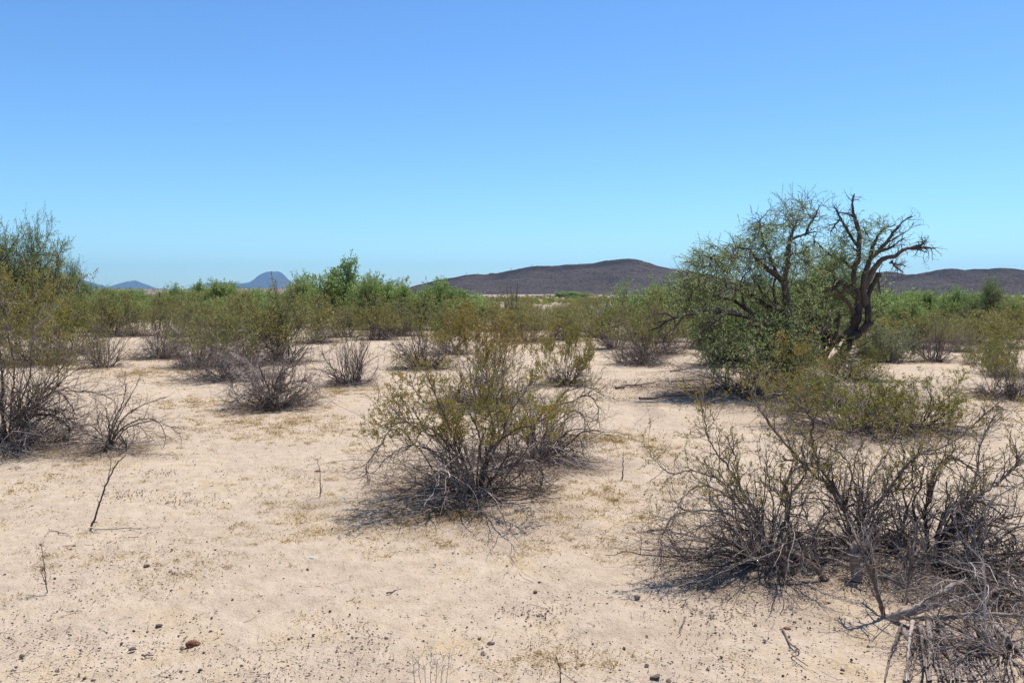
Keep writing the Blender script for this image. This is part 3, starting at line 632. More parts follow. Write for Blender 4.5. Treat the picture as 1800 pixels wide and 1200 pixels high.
def get_variant(kind, k):
    key = (kind, k)
    if key not in variants:
        nm, kw, lm_ = KINDS[kind]
        g = np.random.default_rng(hash_(kind) + 31 * k)
        st, dd, lv = creosote(g, **kw)
        r = bpy.data.objects.new(nm, None)
        co = np.concatenate(st.V + (lv.V if lv.n else [])); kw = dict(kw, RR=np.percentile(np.hypot(co[:, 0], co[:, 1]), 97), H=np.percentile(co[:, 2], 98))
        parts = [('stems', st, M['stem']), ('dead_branches', dd, M['deadwood']), ('foliage', lv, M[lm_])]
        variants[key] = (nm, [(pn, t.build(pn, mm_), ) for pn, t, mm_ in parts if t.n], kw)
        for pn, o in variants[key][1]: C.objects.unlink(o)
    return variants[key]
def hash_(s): return sum(ord(c) * (i + 1) for i, c in enumerate(s))
def place(kind, k, px, py, w_, top, label, cat='bush', group='creosote bushes on the sand', rz=None, loc=None, H=None, RR=None):
    nm, parts, kw = get_variant(kind, k)
    p = ground(px, py) if loc is None else loc
    if H is None: H = (py - top) / F * p[1]; RR = w_ / F * p[1]
    r = empty(nm, (p[0], p[1], p[2] - .02), rng.uniform(0, 6.28) if rz is None else rz, (RR / kw['RR'],) * 2 + (H / kw['H'] * .98,))
    for pn, o in parts:
        c = o.copy(); C.objects.link(c); c.parent = r
    tag(r, label, cat, group); return r
cnt = {}
for px, py, w_, top, kind, label in MID:
    cnt[kind] = cnt.get(kind, 0) + 1
    place(kind, cnt[kind] % 3, px, py, w_ * 1.2, top - 4, label)

# green shrubs and low trees
def greentree(g, H, RR, stems, n1, n2, n3, lpt, leaf, lw, tint, tall=0.0, trop=.03, low=.1, droop=0.0):
    tr = Tubes(); br = Tubes(); lv = Leaves()
    az = np.arange(stems) * 2 * math.pi / stems + g.uniform(-.5, .5, stems); tl = g.uniform(.15, .85, stems)
    D = np.stack([np.sin(tl) * np.cos(az), np.sin(tl) * np.sin(az), np.cos(tl)], 1)
    P0 = np.zeros((stems, 3)); P0[:, :2] = g.normal(size=(stems, 2)) * .06 * RR; P0[:, 2] = -.05
    L = H * g.uniform(.6, .85, stems); A = grow(P0, D, L, 9, .13, trop, g); ra = taper(.030 * H * g.uniform(.7, 1.2, stems), 10, .35)
    tr.add(A, ra, g.uniform(0, .5, stems), 6)
    p, d, par, pr, t = branch(A, ra, n1, .15, 1, .9, g, .05)
    Lb = H * g.uniform(.25, .5, len(p)) * (1.2 - .5 * t)
    B = grow(p, d, Lb, 6, .17, .04, g, low * H); rb = taper(pr * .5, 7, .35); br.add(B, rb, g.uniform(0, .5, len(p)), 4)
    p, d, par2, pr, t = branch(B, rb, n2, .15, 1, .9, g, .12)
    Lc = Lb[par2] * g.uniform(.3, .7, len(p))
    Cc = grow(p, d, Lc, 5, .2, .08 - droop, g, low * H * .5); rc = taper(pr * .5, 6, .4); br.add(Cc, rc, g.uniform(0, .4, len(p)), 3)
    p, d, par3, pr, t = branch(Cc, rc, n3, .2, 1, .9, g, .15)
    Ld = g.uniform(.06, .16, len(p)) * H
    E = grow(p, d, Ld, 3, .2, .05 - droop, g); re = np.full((len(p), 4), .0012 * H); br.add(E, re, g.uniform(0, .4, len(p)), 3)
    cl = np.clip(g.normal(tint, .12, len(Cc)), 0, 1)
    q, qd, pi_, _, t = branch(E, re, lpt, .05, 1.15, 1.1, g, .1 - droop * 3)
    lv.add(q + g.normal(size=q.shape) * leaf * .3, qd, leaf * g.uniform(.6, 1.3, len(q)), lw * g.uniform(.7, 1.3, len(q)), np.clip(cl[par3[pi_]] + g.normal(0, .14, len(q)), 0, 1), g)
    return tr, br, lv
GK = {
 'green': ('green_shrub', dict(H=2.2, RR=1.4, stems=9, n1=7, n2=6, n3=5, lpt=8, leaf=.09, lw=.042, tint=.5, low=.04), 'green', 'shrub', 5),
 'dark': ('green_shrub', dict(H=2.2, RR=1.4, stems=9, n1=7, n2=6, n3=5, lpt=8, leaf=.08, lw=.036, tint=.35, low=.04), 'mesquite', 'shrub', 1),
 'tree': ('green_tree', dict(H=3.6, RR=2.0, stems=8, n1=10, n2=8, n3=5, lpt=7, leaf=.075, lw=.026, tint=.55, low=.05), 'pale', 'tree', 5),
 'tall': ('feathery_shrub', dict(H=2.2, RR=1.2, stems=12, n1=7, n2=6, n3=4, lpt=6, leaf=.08, lw=.024, tint=.5, trop=.06, low=.04), 'green', 'shrub', 2),
 'willow': ('willowy_shrub', dict(H=2.0, RR=1.4, stems=10, n1=8, n2=7, n3=5, lpt=7, leaf=.065, lw=.014, tint=.45, low=.03, droop=.06), 'green', 'shrub', 3),
}
gv = {}
def get_green(kind, k):
    nm, kw, lm_, cat, nv = GK[kind]; k = k % nv
    if (kind, k) not in gv:
        t, b_, l = greentree(np.random.default_rng(hash_(kind) * 3 + 7 * k), **kw)
        pp = []
        co = np.concatenate(l.V); ext = (np.percentile(np.hypot(co[:, 0], co[:, 1]), 94), np.percentile(co[:, 2], 98.5))
        for pn, tt, mt in (('trunk', t, M['bark']), ('branches', b_, M['bark']), ('crown', l, M[lm_])):
            o = tt.build(pn, mt); C.objects.unlink(o); pp.append(o)
        gv[(kind, k)] = (nm, pp, ext, cat)
    return gv[(kind, k)]
def place_green(kind, k, p, H, RR, label, group):
    nm, pp, ext, cat = get_green(kind, k)
    r = empty(nm, (p[0], p[1], p[2] - .03), rng.uniform(0, 6.28), (RR / ext[0],) * 2 + (H / ext[1],))
    for o in pp:
        c = o.copy(); C.objects.link(c); c.parent = r
    tag(r, label, cat, group); return r
for i, (px, py, w_, top, kind, label) in enumerate(GREEN):
    p = ground(px, py); place_green(kind, i, p, (py - top) / F * p[1] * (.97 if 110 < px < 530 else 1.22 if px > 1540 else 1.12), w_ / F * p[1], label, 'green shrubs and trees behind the creosote')

# filler bushes further off: one row after the other, none told apart in the photo
gf = np.random.default_rng(77)
def free(px, py):                # keep the sandy gaps open
    for a, b_, c, d in ((185, 575, 250, 600), (545, 560, 600, 620), (700, 620, 780, 700), (1650, 600, 1720, 640), (1180, 600, 1300, 700)):
        if a < px < c and b_ < py < d: return False
    return True
SECT = [(110, 'at the far left'), (200, 'below the leftmost blue mountain'), (275, 'below the small twin blue peak'), (340, 'just right of the dark wooden post'), (430, 'left of the blue mesa'), (520, 'below the blue mesa'),
        (570, 'between the blue mesa and the big green tree'), (660, 'around the big green tree'), (740, 'left of the dark hill foot'), (840, 'below the left slope of the dark hill'), (960, 'in the middle, below the dark hill'), (1060, 'left of the thin fence post'),
        (1180, 'below the dark hill peak'), (1400, 'behind the spreading mesquite'), (1540, 'behind the leaning mesquite'), (1640, 'right of the leaning mesquite'), (1730, 'below the second dark hill'), (9999, 'at the far right')]
def sector(px): return next(t for a, t in SECT if px < a)
def row(Yd): return 'front row' if Yd < 38 else 'second row' if Yd < 48 else 'third row' if Yd < 60 else 'back row'
n_f = 0
for k in range(230):
    Yd = gf.uniform(30, 75); px = gf.uniform(-60, 1860); p = at(px, 600, Yd); p[2] = height(p[0], p[1])
    if 850 < px < 1100 and (Yd > 48 and gf.random() < .2): continue
    py = HOR + F * CAMH / Yd
    if not free(px, py): continue
    if gf.random() < (.6 if px < 1540 else .85):
        place(['olive', 'tall', 'dome', 'olive'][k % 4], k % 3, 0, 0, 0, 0, 'olive bush, ' + row(Yd) + ' of the belt ' + sector(px), 'bush', 'bushes in the belt behind', loc=p, H=gf.uniform(1.0, 1.6), RR=gf.uniform(.9, 1.4))
    elif not (830 < px < 1110):
        place_green(['green', 'green', 'tall'][k % 3], k, p, gf.uniform(1.2, 1.6 if px < 540 else 1.9), gf.uniform(1.1, 1.8), 'green shrub, ' + row(Yd) + ' of the belt ' + sector(px), 'green shrubs in the belt behind')
for k in range(70):
    Yd = gf.uniform(75, 260); px = gf.uniform(-60, 1860); p = at(px, 600, Yd); p[2] = height(p[0], p[1])
    if 830 < px < 1110 and Yd > 90: sc = .55
    else: sc = 1
    if k % 3: place(['olive', 'tall'][k % 2], k % 3, 0, 0, 0, 0, 'small distant creosote bush on the plain ' + sector(px), 'bush', 'distant bushes on the plain', loc=p, H=gf.uniform(.7, 1.4) * sc, RR=gf.uniform(.6, 1.2))
    else: place_green('green', k, p, gf.uniform(1.2, 1.9) * sc, gf.uniform(1.4, 2.6), 'distant green shrub on the plain ' + sector(px), 'distant green shrubs on the plain')
for k, px in enumerate((985, 1010, 1030, 1002)):
    p = at(px, 520, 330); p[2] = height(p[0], p[1]); place_green('green', k, p, 2.6, 3.2, 'distant green shrub in the thin line at the foot of the dark hill', 'distant green line of shrubs')
# low scrub dotting the far plain: past counting
lv = Leaves(); nb = 2600
Yd = 130 * np.exp(gf.random(nb) * 2.2); X = gf.uniform(-.72, .72, nb) * Yd; Zg = height(X, Yd)
for s in range(7):
    lv.add(np.stack([X + gf.normal(size=nb) * .5, Yd + gf.normal(size=nb) * .5, Zg - .1], 1), np.stack([gf.normal(size=nb) * .5, gf.normal(size=nb) * .5, np.ones(nb)], 1), gf.uniform(.4, 1.1, nb), gf.uniform(.6, 1.3, nb), gf.uniform(.1, .6, nb), gf)
tag(lv.build('distant_scrub', M['olive']), 'low dull scrub dotting the far gravel plain', 'scrub', kind='stuff')

# ------------------------------------------------------------------ the two mesquites: limbs traced in the crop (x = 1140 + cx/3, y = 320 + cy/3)
def limb_world(pts, Y, g, wob=.25):
    out = []; off = 0.0
    for cx, cy, *rest in pts:
        dz = rest[0] if rest else 0
        out.append(at(1140 + cx / 3, 320 + cy / 3, Y + dz))
    return np.array(out)
def fill_twigs(limbs, blobs, g, Y, batches=3, sub=5, subL=(.12, .34), lpt=12, leaf=.055, lw=.012, tint=.5, droop=.05, leafy=1.0, dens=.8):
    """clusters spread through the crown's volume, each joined to the nearest limb by a curved twig"""
    pool = np.concatenate(limbs); tw = Tubes(); lv = Leaves()
    cen = []
    for cx, cy, rx, ry, dz, rd, n in blobs:
        n = int(n * dens)
        v = norm(g.normal(size=(n, 3))) * (g.random(n) ** (1 / 2.4))[:, None]
        c = at(1140 + cx / 3, 320 + cy / 3, Y + dz); s = Y / F / 3
        cen.append(c + v * np.array([rx * s, rd, ry * s]))
    cen = np.concatenate(cen); cen[:, 2] = np.maximum(cen[:, 2], .08); g.shuffle(cen)
    d0 = np.array([np.min(np.sum((pool - c) ** 2, 1)) for c in cen]); cen = cen[np.argsort(d0)]
    for bt in np.array_split(cen, batches):
        d2 = ((bt[:, None, :] - pool[None, ::2, :]) ** 2).sum(-1); near = pool[::2][np.argmin(d2, 1)]
        L = np.linalg.norm(bt - near, axis=1); K = 8; t = np.linspace(0, 1, K)[None, :, None]
        bend = g.normal(size=(len(bt), 1, 3)) * (L * .16)[:, None, None]; wig = g.normal(size=(len(bt), K, 3)) * (L * .035)[:, None, None]
        P = near[:, None] * (1 - t) + bt[:, None] * t + bend * np.sin(math.pi * t) + wig * np.sin(math.pi * t)
        P[:, :, 2] += (np.sin(math.pi * t[..., 0]) * (L * .10)[:, None]); P[:, :, 2] = np.maximum(P[:, :, 2], .03)
        r0 = np.clip(.004 + L * .010, .004, .022); tw.add(P, taper(r0, K, .3), np.clip(g.normal(.25, .2, len(bt)), 0, 1), 4)
        pool = np.concatenate([pool, P[:, 2:].reshape(-1, 3)])
        rad = taper(r0, K, .3)
        p, d, par, pr, tt = branch(P, rad, sub, .35, 1.0, 1.0, g, .12)
        Ls = g.uniform(*subL, len(p)); S = grow(p, d, Ls, 5, .2, .04 - droop, g, .02, late=.5); rs = np.full((len(p), 6), .0028); tw.add(S, rs, np.clip(g.normal(.25, .2, len(p)), 0, 1), 3)
        k = g.random(len(p)) < leafy
        q, qd, pi_, _, _ = branch(S[k], rs[k], lpt, .1, 1.1, 1.0, g, -.1)
        bt_ = np.clip(g.normal(tint, .15, int(k.sum())), 0, 1)
        lv.add(q, qd, leaf * g.uniform(.6, 1.3, len(q)), lw * g.uniform(.7, 1.4, len(q)), np.clip(bt_[pi_] + g.normal(0, .15, len(q)), 0, 1), g)
    return tw, lv
def make_tree(name, Y, limbs_px, blobs, seed, label, bare, **kw):
    g = np.random.default_rng(seed)
    base = limbs_px[0][0][0]; bw = at(1140 + base[0] / 3, 320 + base[1] / 3, Y)
    root = empty(name, (bw[0], Y, float(height(bw[0], Y)))); off = np.array(root.location)
    ptl = []; s = Y / F / 3
    for i, (pts, r0, r1, nm) in enumerate(limbs_px):
        W = limb_world(pts, Y, g)
        n = max(14, len(W) * 9); q, rr = rspline(W, np.linspace(r0, r1, len(W)) * s, n)
        wob = np.stack([np.cumsum(g.normal(size=n)), np.cumsum(g.normal(size=n)), np.cumsum(g.normal(size=n))], 1)
        wob = wob - np.linspace(0, 1, n)[:, None] * wob[-1]
        q = q + wob * s * 1.2
        rr = rr * (1 + .10 * np.interp(np.arange(n), np.arange(0, n + 4, 4), g.normal(size=len(range(0, n + 4, 4)))))
        tb = Tubes(); tb.add((q - off)[None], rr[None], [g.uniform(.02, .15) if nm == 'trunk' else g.uniform(.05, .45)], 10 if r0 > 10 else 7)
        if bare > 0:                          # short dead spurs
            k = int(4 + bare * len(W) * 3); p, d, par, pr, t = branch(q[None], rr[None], k, .25, 1, 1.1, g, .15)
            L = g.uniform(.08, .38, k) ; S = grow(p, d, L, 6, .28, .02, g); rs = taper(np.minimum(pr * .5, .011), 7, .25)
            tb.add(S - off, rs, np.clip(g.normal(.4, .2, k), 0, 1), 5)
            p, d, par, pr, t = branch(S, rs, 3, .3, 1, 1.0, g, .1); S2 = grow(p, d, g.uniform(.05, .2, len(p)), 4, .3, 0, g); tb.add(S2 - off, np.maximum(taper(pr * .6, 5, .3), .0022), np.clip(g.normal(.4, .2, len(p)), 0, 1), 4)
        tb.build(nm, M['bark'], root); ptl.append(q[2:])
    tw, lv = fill_twigs(ptl, blobs, g, Y, **kw)
    for o_, nm, m_ in ((tw, 'twigs', M['bark']), (lv, 'crown', M['mesquite'])):
        o_.V = [v - off for v in o_.V]; o_.build(nm, m_, root)
    return tag(root, label, 'tree')
YL = float(M_T1[1]); YR = float(M_T2[1])
LEFT = [
 ([(700, 1075), (715, 960), (728, 850), (742, 760), (738, 700)], 34, 26, 'trunk'),
 ([(738, 700), (724, 600), (720, 510), (733, 425), (740, 350), (762, 312), (820, 280), (884, 262)], 21, 3, 'limb'),
 ([(820, 282), (850, 225), (880, 180), (900, 120)], 7, 2, 'limb'),
 ([(738, 400), (745, 320), (757, 270), (768, 238)], 12, 5, 'limb'),
 ([(690, 1060), (650, 900, -.2), (600, 790, -.4), (540, 725, -.6), (490, 690, -.8), (380, 672, -.9), (270, 680, -1.0), (190, 700, -1.1), (140, 720, -1.1)], 24, 6, 'limb'),
 ([(140, 720, -1.1), (100, 700, -1.1), (75, 698, -1.1), (35, 697, -1.1)], 7, 2.5, 'limb'),
 ([(150, 716, -1.1), (90, 740, -1.2), (45, 770, -1.2), (0, 782, -1.2)], 7, 2.5, 'limb'),
 ([(185, 702, -1.1), (140, 760, -1.2), (95, 800, -1.3), (80, 850, -1.3), (100, 900, -1.4)], 7, 2, 'limb'),
 ([(500, 695, -.8), (420, 690, -1.0), (350, 730, -1.1), (290, 770, -1.2), (250, 830, -1.3), (215, 880, -1.3)], 8, 2.5, 'limb'),
 ([(640, 800, -.2), (560, 700, .1), (490, 650, .2), (430, 620, .3), (340, 600, .3)], 15, 4, 'limb'),
 ([(735, 690), (640, 655, .3), (570, 610, .4), (520, 580, .4), (440, 560, .5)], 20, 5, 'limb'),
 ([(700, 680, .2), (640, 620, .5), (590, 560, .5), (550, 500, .6)], 9, 4, 'limb'),
 ([(718, 540), (670, 490), (610, 450, -.2), (560, 400, -.3), (520, 355, -.4), (450, 350, -.4)], 16, 3, 'limb'),
 ([(680, 500), (640, 400, .2), (600, 320, .2), (585, 250, .2), (590, 200, .2)], 10, 2.5, 'limb'),
 ([(665, 680, .4), (660, 600, .4), (655, 540, .4), (680, 480, .4)], 9, 4, 'limb'),
 ([(505, 660, .2), (498, 590, .1), (492, 520, .1), (540, 460, 0)], 8, 3, 'limb'),
 ([(640, 1030, -.4), (560, 980, -.7), (470, 940, -1.0), (360, 930, -1.2)], 14, 4, 'limb'),
 ([(700, 1060), (790, 980, .3), (850, 880, .4), (900, 800, .5), (960, 740, .6)], 18, 5, 'limb'),
]
LB = [ # crop cx, cy, rx, ry (crop px), depth shift, depth radius (m), clusters
 (800, 170, 120, 100, 0, .6, 46), (690, 230, 110, 130, .1, .7, 52), (560, 300, 110, 120, .1, .8, 60), (420, 400, 150, 110, -.2, .9, 95),
 (270, 450, 120, 90, -.3, .9, 60), (330, 560, 180, 100, -.4, .9, 100), (210, 640, 110, 110, -.6, .8, 60), (560, 480, 160, 120, .1, .9, 80),
 (820, 420, 90, 140, .2, .8, 50), (700, 380, 110, 110, 0, .8, 46), (850, 330, 60, 80, 0, .5, 14), (640, 800, 180, 110, -.9, .7, 84), (460, 850, 170, 110, -1.1, .7, 60), (760, 830, 130, 100, -.7, .7, 80),
 (330, 800, 120, 120, -1.0, .7, 55), (860, 650, 110, 150, .6, .8, 60), (620, 640, 150, 110, .5, .8, 50), (560, 950, 160, 70, -1.2, .6, 60), (700, 960, 150, 80, -.8, .6, 60), (830, 930, 120, 110, -.5, .6, 50), (430, 960, 120, 60, -1.4, .5, 30),
]
make_tree('mesquite_tree', YL, LEFT, LB, 41, 'large spreading mesquite with feathery leaves, dark trunk and drooping low branches', .35, lpt=16, leaf=.034, lw=.008, tint=.62, sub=5, batches=4, droop=.09, leafy=.7, dens=.9)
RIGHT = [
 ([(955, 1030), (985, 955), (1035, 880), (1075, 800), (1092, 735), (1103, 670)], 34, 22, 'trunk'),
 ([(1100, 700), (1108, 640), (1100, 580), (1082, 540), (1090, 460), (1112, 400), (1106, 340)], 20, 11, 'limb'),
 ([(1106, 350), (1100, 250), (1079, 165), (1077, 110), (1086, 62)], 13, 3, 'limb'),
 ([(1100, 330), (1070, 290), (1040, 235), (1012, 180), (993, 158), (975, 118)], 10, 2, 'limb'),
 ([(1085, 185), (1050, 168), (1015, 163), (990, 168)], 6, 2, 'limb'),
 ([(1012, 185), (985, 220), (970, 250), (960, 270)], 6, 2, 'limb'),
 ([(1070, 830, -.1), (1140, 760, -.1), (1155, 700, -.1), (1158, 620), (1178, 555), (1218, 480)], 20, 11, 'limb'),
 ([(1130, 780, -.15), (1160, 755, -.2), (1178, 742, -.25)], 22, 9, 'limb'),
 ([(1150, 660), (1128, 560), (1140, 470), (1165, 410), (1205, 372), (1250, 315), (1290, 260), (1335, 210), (1390, 180)], 19, 2.5, 'limb'),
 ([(1140, 560), (1190, 455), (1240, 412), (1300, 398), (1340, 362), (1390, 346), (1438, 330), (1456, 310)], 17, 4, 'limb'),
 ([(1385, 347), (1430, 338), (1470, 340), (1512, 350)], 9, 3, 'limb'),
 ([(1400, 350), (1430, 355), (1468, 368)], 6, 2, 'limb'),
 ([(1280, 418, -.1), (1295, 440, -.1), (1318, 462, -.1), (1342, 478, -.1)], 6, 2, 'limb'),
 ([(1270, 425, .1), (1310, 428, .1), (1358, 443, .1)], 5, 2, 'limb'),
 ([(1168, 410), (1185, 340), (1205, 290), (1245, 240), (1300, 225)], 11, 2.5, 'limb'),
 ([(1215, 365), (1260, 345), (1300, 322), (1350, 295)], 9, 2.5, 'limb'),
 ([(1240, 330), (1300, 290), (1350, 260), (1400, 215)], 5, 1.5, 'limb'),
 ([(1095, 610), (1050, 548, -.2), (1010, 535, -.3), (985, 550, -.4), (965, 575, -.5)], 15, 4, 'limb'),
 ([(1080, 700), (1060, 650, -.2), (1020, 605, -.3), (985, 560, -.4), (970, 480, -.4)], 12, 4, 'limb'),
 ([(1090, 470), (1040, 420, .2), (980, 390, .3), (930, 360, .3), (900, 330, .3)], 9, 2.5, 'limb'),
 ([(1205, 480), (1215, 540), (1225, 590)], 7, 2.5, 'limb'),
]
RB = [(1000, 330, 110, 120, .2, .6, 46), (1060, 420, 120, 90, .1, .6, 44), (1160, 280, 90, 80, .1, .5, 26), (1230, 240, 70, 50, 0, .4, 12), (960, 470, 80, 110, .1, .6, 40),
      (1100, 250, 60, 60, 0, .4, 12), (1240, 540, 50, 80, .3, .4, 12), (1000, 600, 70, 90, -.2, .5, 22), (940, 640, 90, 110, .3, .6, 40), (1180, 380, 90, 50, 0, .5, 16)]
make_tree('mesquite_tree', YR, RIGHT, RB, 43, 'leaning half dead mesquite with thick forked trunk and bare crooked limbs against the sky', .5, lpt=9, leaf=.052, lw=.012, tint=.5, sub=4, batches=3, droop=.05, leafy=.75)

# ------------------------------------------------------------------ dead stems at lower right (traced in photo pixels, each from its own base)
def traced(name, base, limbs, seed, label, cat, matn='deadwood', tw=(3, 4), ext=.16, group=None, tint=.45):
    g = np.random.default_rng(seed); B = ground(*base); root = empty(name, B); s = B[1] / F
    for pts, r0, r1 in limbs:
        W = np.array([at(p[0], p[1], B[1] + (p[2] if len(p) > 2 else 0)) for p in pts])
        W[:, 2] = np.maximum(W[:, 2], height(W[:, 0], W[:, 1]) + .004)
        n = len(W) * 7; q, rr = rspline(W, np.linspace(r0, r1, len(W)) * s, n)
        q = q + g.normal(size=q.shape) * s * .5
        tb = Tubes(); tb.add((q - B)[None], (rr * (1 + .1 * g.normal(size=n)))[None], [np.clip(g.normal(tint, .2), 0, 1)], 7)
        if tw[0]:
            k = tw[0] * len(pts); p, d, _, pr, t = branch(q[None], rr[None], k, .25, 1, .8, g, .1)
            S = grow(p, d, g.uniform(.4, 1.3, k) * ext, 6, .18, 0, g, 0.01 + B[2]); rs = taper(np.minimum(pr * .5, .005), 7, .3); tb.add(S - B, rs, np.clip(g.normal(tint, .25, k), 0, 1), 4)
            p, d, _, pr, t = branch(S, rs, tw[1], .2, 1, .8, g, .1)
            S = grow(p, d, g.uniform(.3, .9, len(p)) * ext * .6, 4, .2, 0, g, .01 + B[2]); tb.add(S - B, np.maximum(taper(pr * .6, 5, .4), .0009), np.clip(g.normal(tint, .25, len(p)), 0, 1), 3)
        tb.build('branch', M[matn], root)
    return tag(root, label, cat, group)
traced('dead_bush', (1555, 1088), [
    ([(1555, 1092), (1545, 1050), (1530, 1005), (1512, 965), (1500, 930, .1)], 4.2, 2),
    ([(1556, 1094), (1548, 1060, .05), (1538, 1000, .2), (1532, 960, .3)], 4, 2),
    ([(1560, 1096), (1600, 1075, -.1), (1640, 1050, -.1), (1680, 1025, 0)], 8, 4),
    ([(1565, 1095), (1590, 1060, .2), (1600, 1000, .3), (1610, 940, .4)], 4, 2),
    ([(1590, 1095), (1650, 1085, -.2), (1720, 1078, -.3), (1800, 1082, -.3)], 5, 2),
    ([(1590, 1085), (1660, 1060, 0), (1740, 1040, .2), (1830, 1025, .3)], 4, 2)],
    51, 'broken leafless bush at the bottom right with cracked brown stems', 'bush', tint=.3, tw=(4, 4), ext=.2)
traced('dead_bush', (1445, 1020), [
    ([(1448, 1022), (1430, 995), (1400, 975), (1372, 968), (1350, 978)], 5, 2),
    ([(1452, 1024), (1440, 1000, .1), (1425, 985, .1), (1405, 950, .2), (1385, 915, .2)], 4, 1.5),
    ([(1447, 1022), (1436, 985, .2), (1430, 945, .3), (1450, 900, .3)], 4, 1.5)],
    52, 'small broken stem cluster leaning left between the two lower right clumps', 'bush', tint=.35, tw=(3, 3), ext=.14)
traced('tree_stump', (1505, 1018), [
    ([(1506, 1022), (1505, 990), (1500, 965), (1512, 948)], 11, 6),
    ([(1503, 990), (1520, 960, -.05), (1535, 925, -.05)], 5, 2)],
    53, 'short pale topped broken stub standing in the lower right clump', 'stump', tint=.5, tw=(1, 2), ext=.1)
g9 = np.random.default_rng(54)
heap = []
for k in range(40):
    x0 = g9.uniform(1585, 1760); y0 = g9.uniform(1090, 1135); dx = g9.uniform(0, 110) * (1 if k % 4 else -.4); dy = g9.uniform(70, 170); u = g9.uniform(.05, .25)
    heap.append(([(x0, y0, 0), (x0 + dx * .3, y0 + dy * .25 - 12, -.1 - u * .3), (x0 + dx * .7, y0 + dy * .65, -.25 - u * .3), (x0 + dx, y0 + dy, -.55)], g9.choice([1.5, 2.5, 4, 7]), 1.5))
traced('brush_pile', (1640, 1110), heap, 55, 'pile of pale grey dead branches fanning out in the bottom right corner', 'brush pile', tint=.45, tw=(1, 2), ext=.10)
make_r = ground(1765, 1150)
tag(make_bush('dead_bush', make_r, np.random.default_rng(57), H=.24, RR=.5, n=12, n1=5, n2=4, n3=0, leafp=0, dead=20, pale=.35, thick=.007, wander=.2, dfall=-.07, spreadbase=.5),
    'knee high tangle of grey brown twigs in the bottom right corner', 'bush')
make_r = ground(1760, 1050)
tag(make_bush('dead_bush', make_r, np.random.default_rng(56), H=.5, RR=.6, n=14, n1=5, n2=4, n3=0, leafp=0, dead=20, pale=.4, thick=.0075, wander=.18, dfall=-.08),
    'dense low tangle of brown twigs at the right edge below the leaning clump', 'bush')

pb = ground(1290, 684)
tag(make_bush('brush_pile', pb, np.random.default_rng(58), H=.42, RR=1.25, n=26, n1=6, n2=5, n3=0, leafp=0, dead=50, pale=.15, thick=.012, wander=.2, dfall=-.06, spreadbase=.6),
    'dark heap of tangled dead twigs on the ground beneath the spreading mesquite', 'brush pile')
pb = ground(1395, 694)
tag(make_bush('brush_pile', pb, np.random.default_rng(59), H=.5, RR=.8, n=20, n1=6, n2=5, n3=0, leafp=0, dead=36, pale=.35, thick=.012, wander=.2, dfall=-.06, spreadbase=.6),
    'greyer heap of dead twigs right of the spreading mesquite foot', 'brush pile')
# ------------------------------------------------------------------ fallen wood, saplings and posts
def fallen(px0, py0, px1, py1, r, label, seed, tint=.3, name='fallen_branch', kinks=4, group=None, matn='deadwood', tw=2):
    g = np.random.default_rng(seed); A = ground(px0, py0); B = ground(px1, py1)
    t = np.linspace(0, 1, kinks + 2)[:, None]; W = A * (1 - t) + B * t; L = np.linalg.norm(B - A)
    W[1:-1] += g.normal(size=(kinks, 3)) * L * .05; W[:, 2] = height(W[:, 0], W[:, 1]) + r * .8 + np.abs(g.normal(size=len(W))) * L * .02
    q, rr = rspline(W, np.linspace(r, r * .4, len(W)), 26); root = q[0].copy()
    tb = Tubes(); tb.add((q - root)[None], rr[None], [tint], 7)
    if tw:
        p, d, _, pr, _ = branch(q[None], rr[None], tw, .3, .9, .8, g, .2); S = grow(p, d, L * g.uniform(.15, .35, tw), 5, .2, 0, g, float(W[:, 2].min()))
        tb.add(S - root, taper(pr * .6, 6, .3), np.full(tw, tint), 5)
    o = tb.build(name, M[matn]); o.location = tuple(root); return tag(o, label, 'branch', group)
fallen(1124, 704, 1245, 694, .022, 'long dark fallen branch on the sand below the mesquite, nearest of the fallen limbs', 1, .2, tw=3)
fallen(1082, 684, 1150, 676, .026, 'short thick fallen branch on the sand left of the mesquite shade', 2, .25, tw=3)
fallen(1200, 690, 1330, 702, .02, 'fallen branch lying in the shade under the mesquite', 3, .25, tw=3)
fallen(1180, 672, 1290, 668, .016, 'thin fallen branch half hidden in the mesquite shade', 4, .3, tw=3)
fallen(1250, 664, 1170, 640, .014, 'slender fallen twiggy branch left of the mesquite shade edge', 14, .35, tw=5)
fallen(165, 933, 262, 929, .0045, 'long thin dry stick lying beside the leaning dead sapling', 5, .35, tw=3)
fallen(86, 934, 128, 946, .004, 'short dry stick left of the leaning dead sapling', 6, .35)
fallen(110, 960, 166, 959, .0022, 'very thin straight twig on the sand below the leaning dead sapling', 7, .3, tw=0)
fallen(680, 1044, 706, 1036, .006, 'dark twig alone on the bare sand in front of the central bush', 8, .15, tw=1)
fallen(1138, 936, 1166, 931, .009, 'dark bark chip on the sand left of the lower right clump', 9, .1, tw=0)
fallen(226, 945, 250, 946, .005, 'small dark stick on the sand right of the leaning dead sapling', 10, .1, tw=0)
fallen(1375, 1108, 1420, 1172, .006, 'crooked thin dead branch on shaded sand left of the broken bush', 11, .3, tw=4)
fallen(1205, 1088, 1190, 1118, .004, 'curled thin twig on the speckled sand near the lower right clump', 12, .2, tw=1)
fallen(250, 1152, 270, 1153, .006, 'small dark bark piece below the red stone', 13, .1, tw=0)
fallen(300, 1002, 310, 1013, .006, 'short split twig standing out on the bare sand at left', 15, .5, tw=1)
traced('dead_sapling', (161, 926), [([(161, 927), (175, 885), (188, 848), (205, 815), (222, 800)], 1.9, .8), ([(190, 842), (195, 815, .05), (190, 800, .1)], .8, .5), ([(165, 918), (172, 916)], .9, .5)], 61,
       'thin leaning dead sapling on bare sand at left', 'sapling', tint=.15, tw=(1, 1), ext=.12)
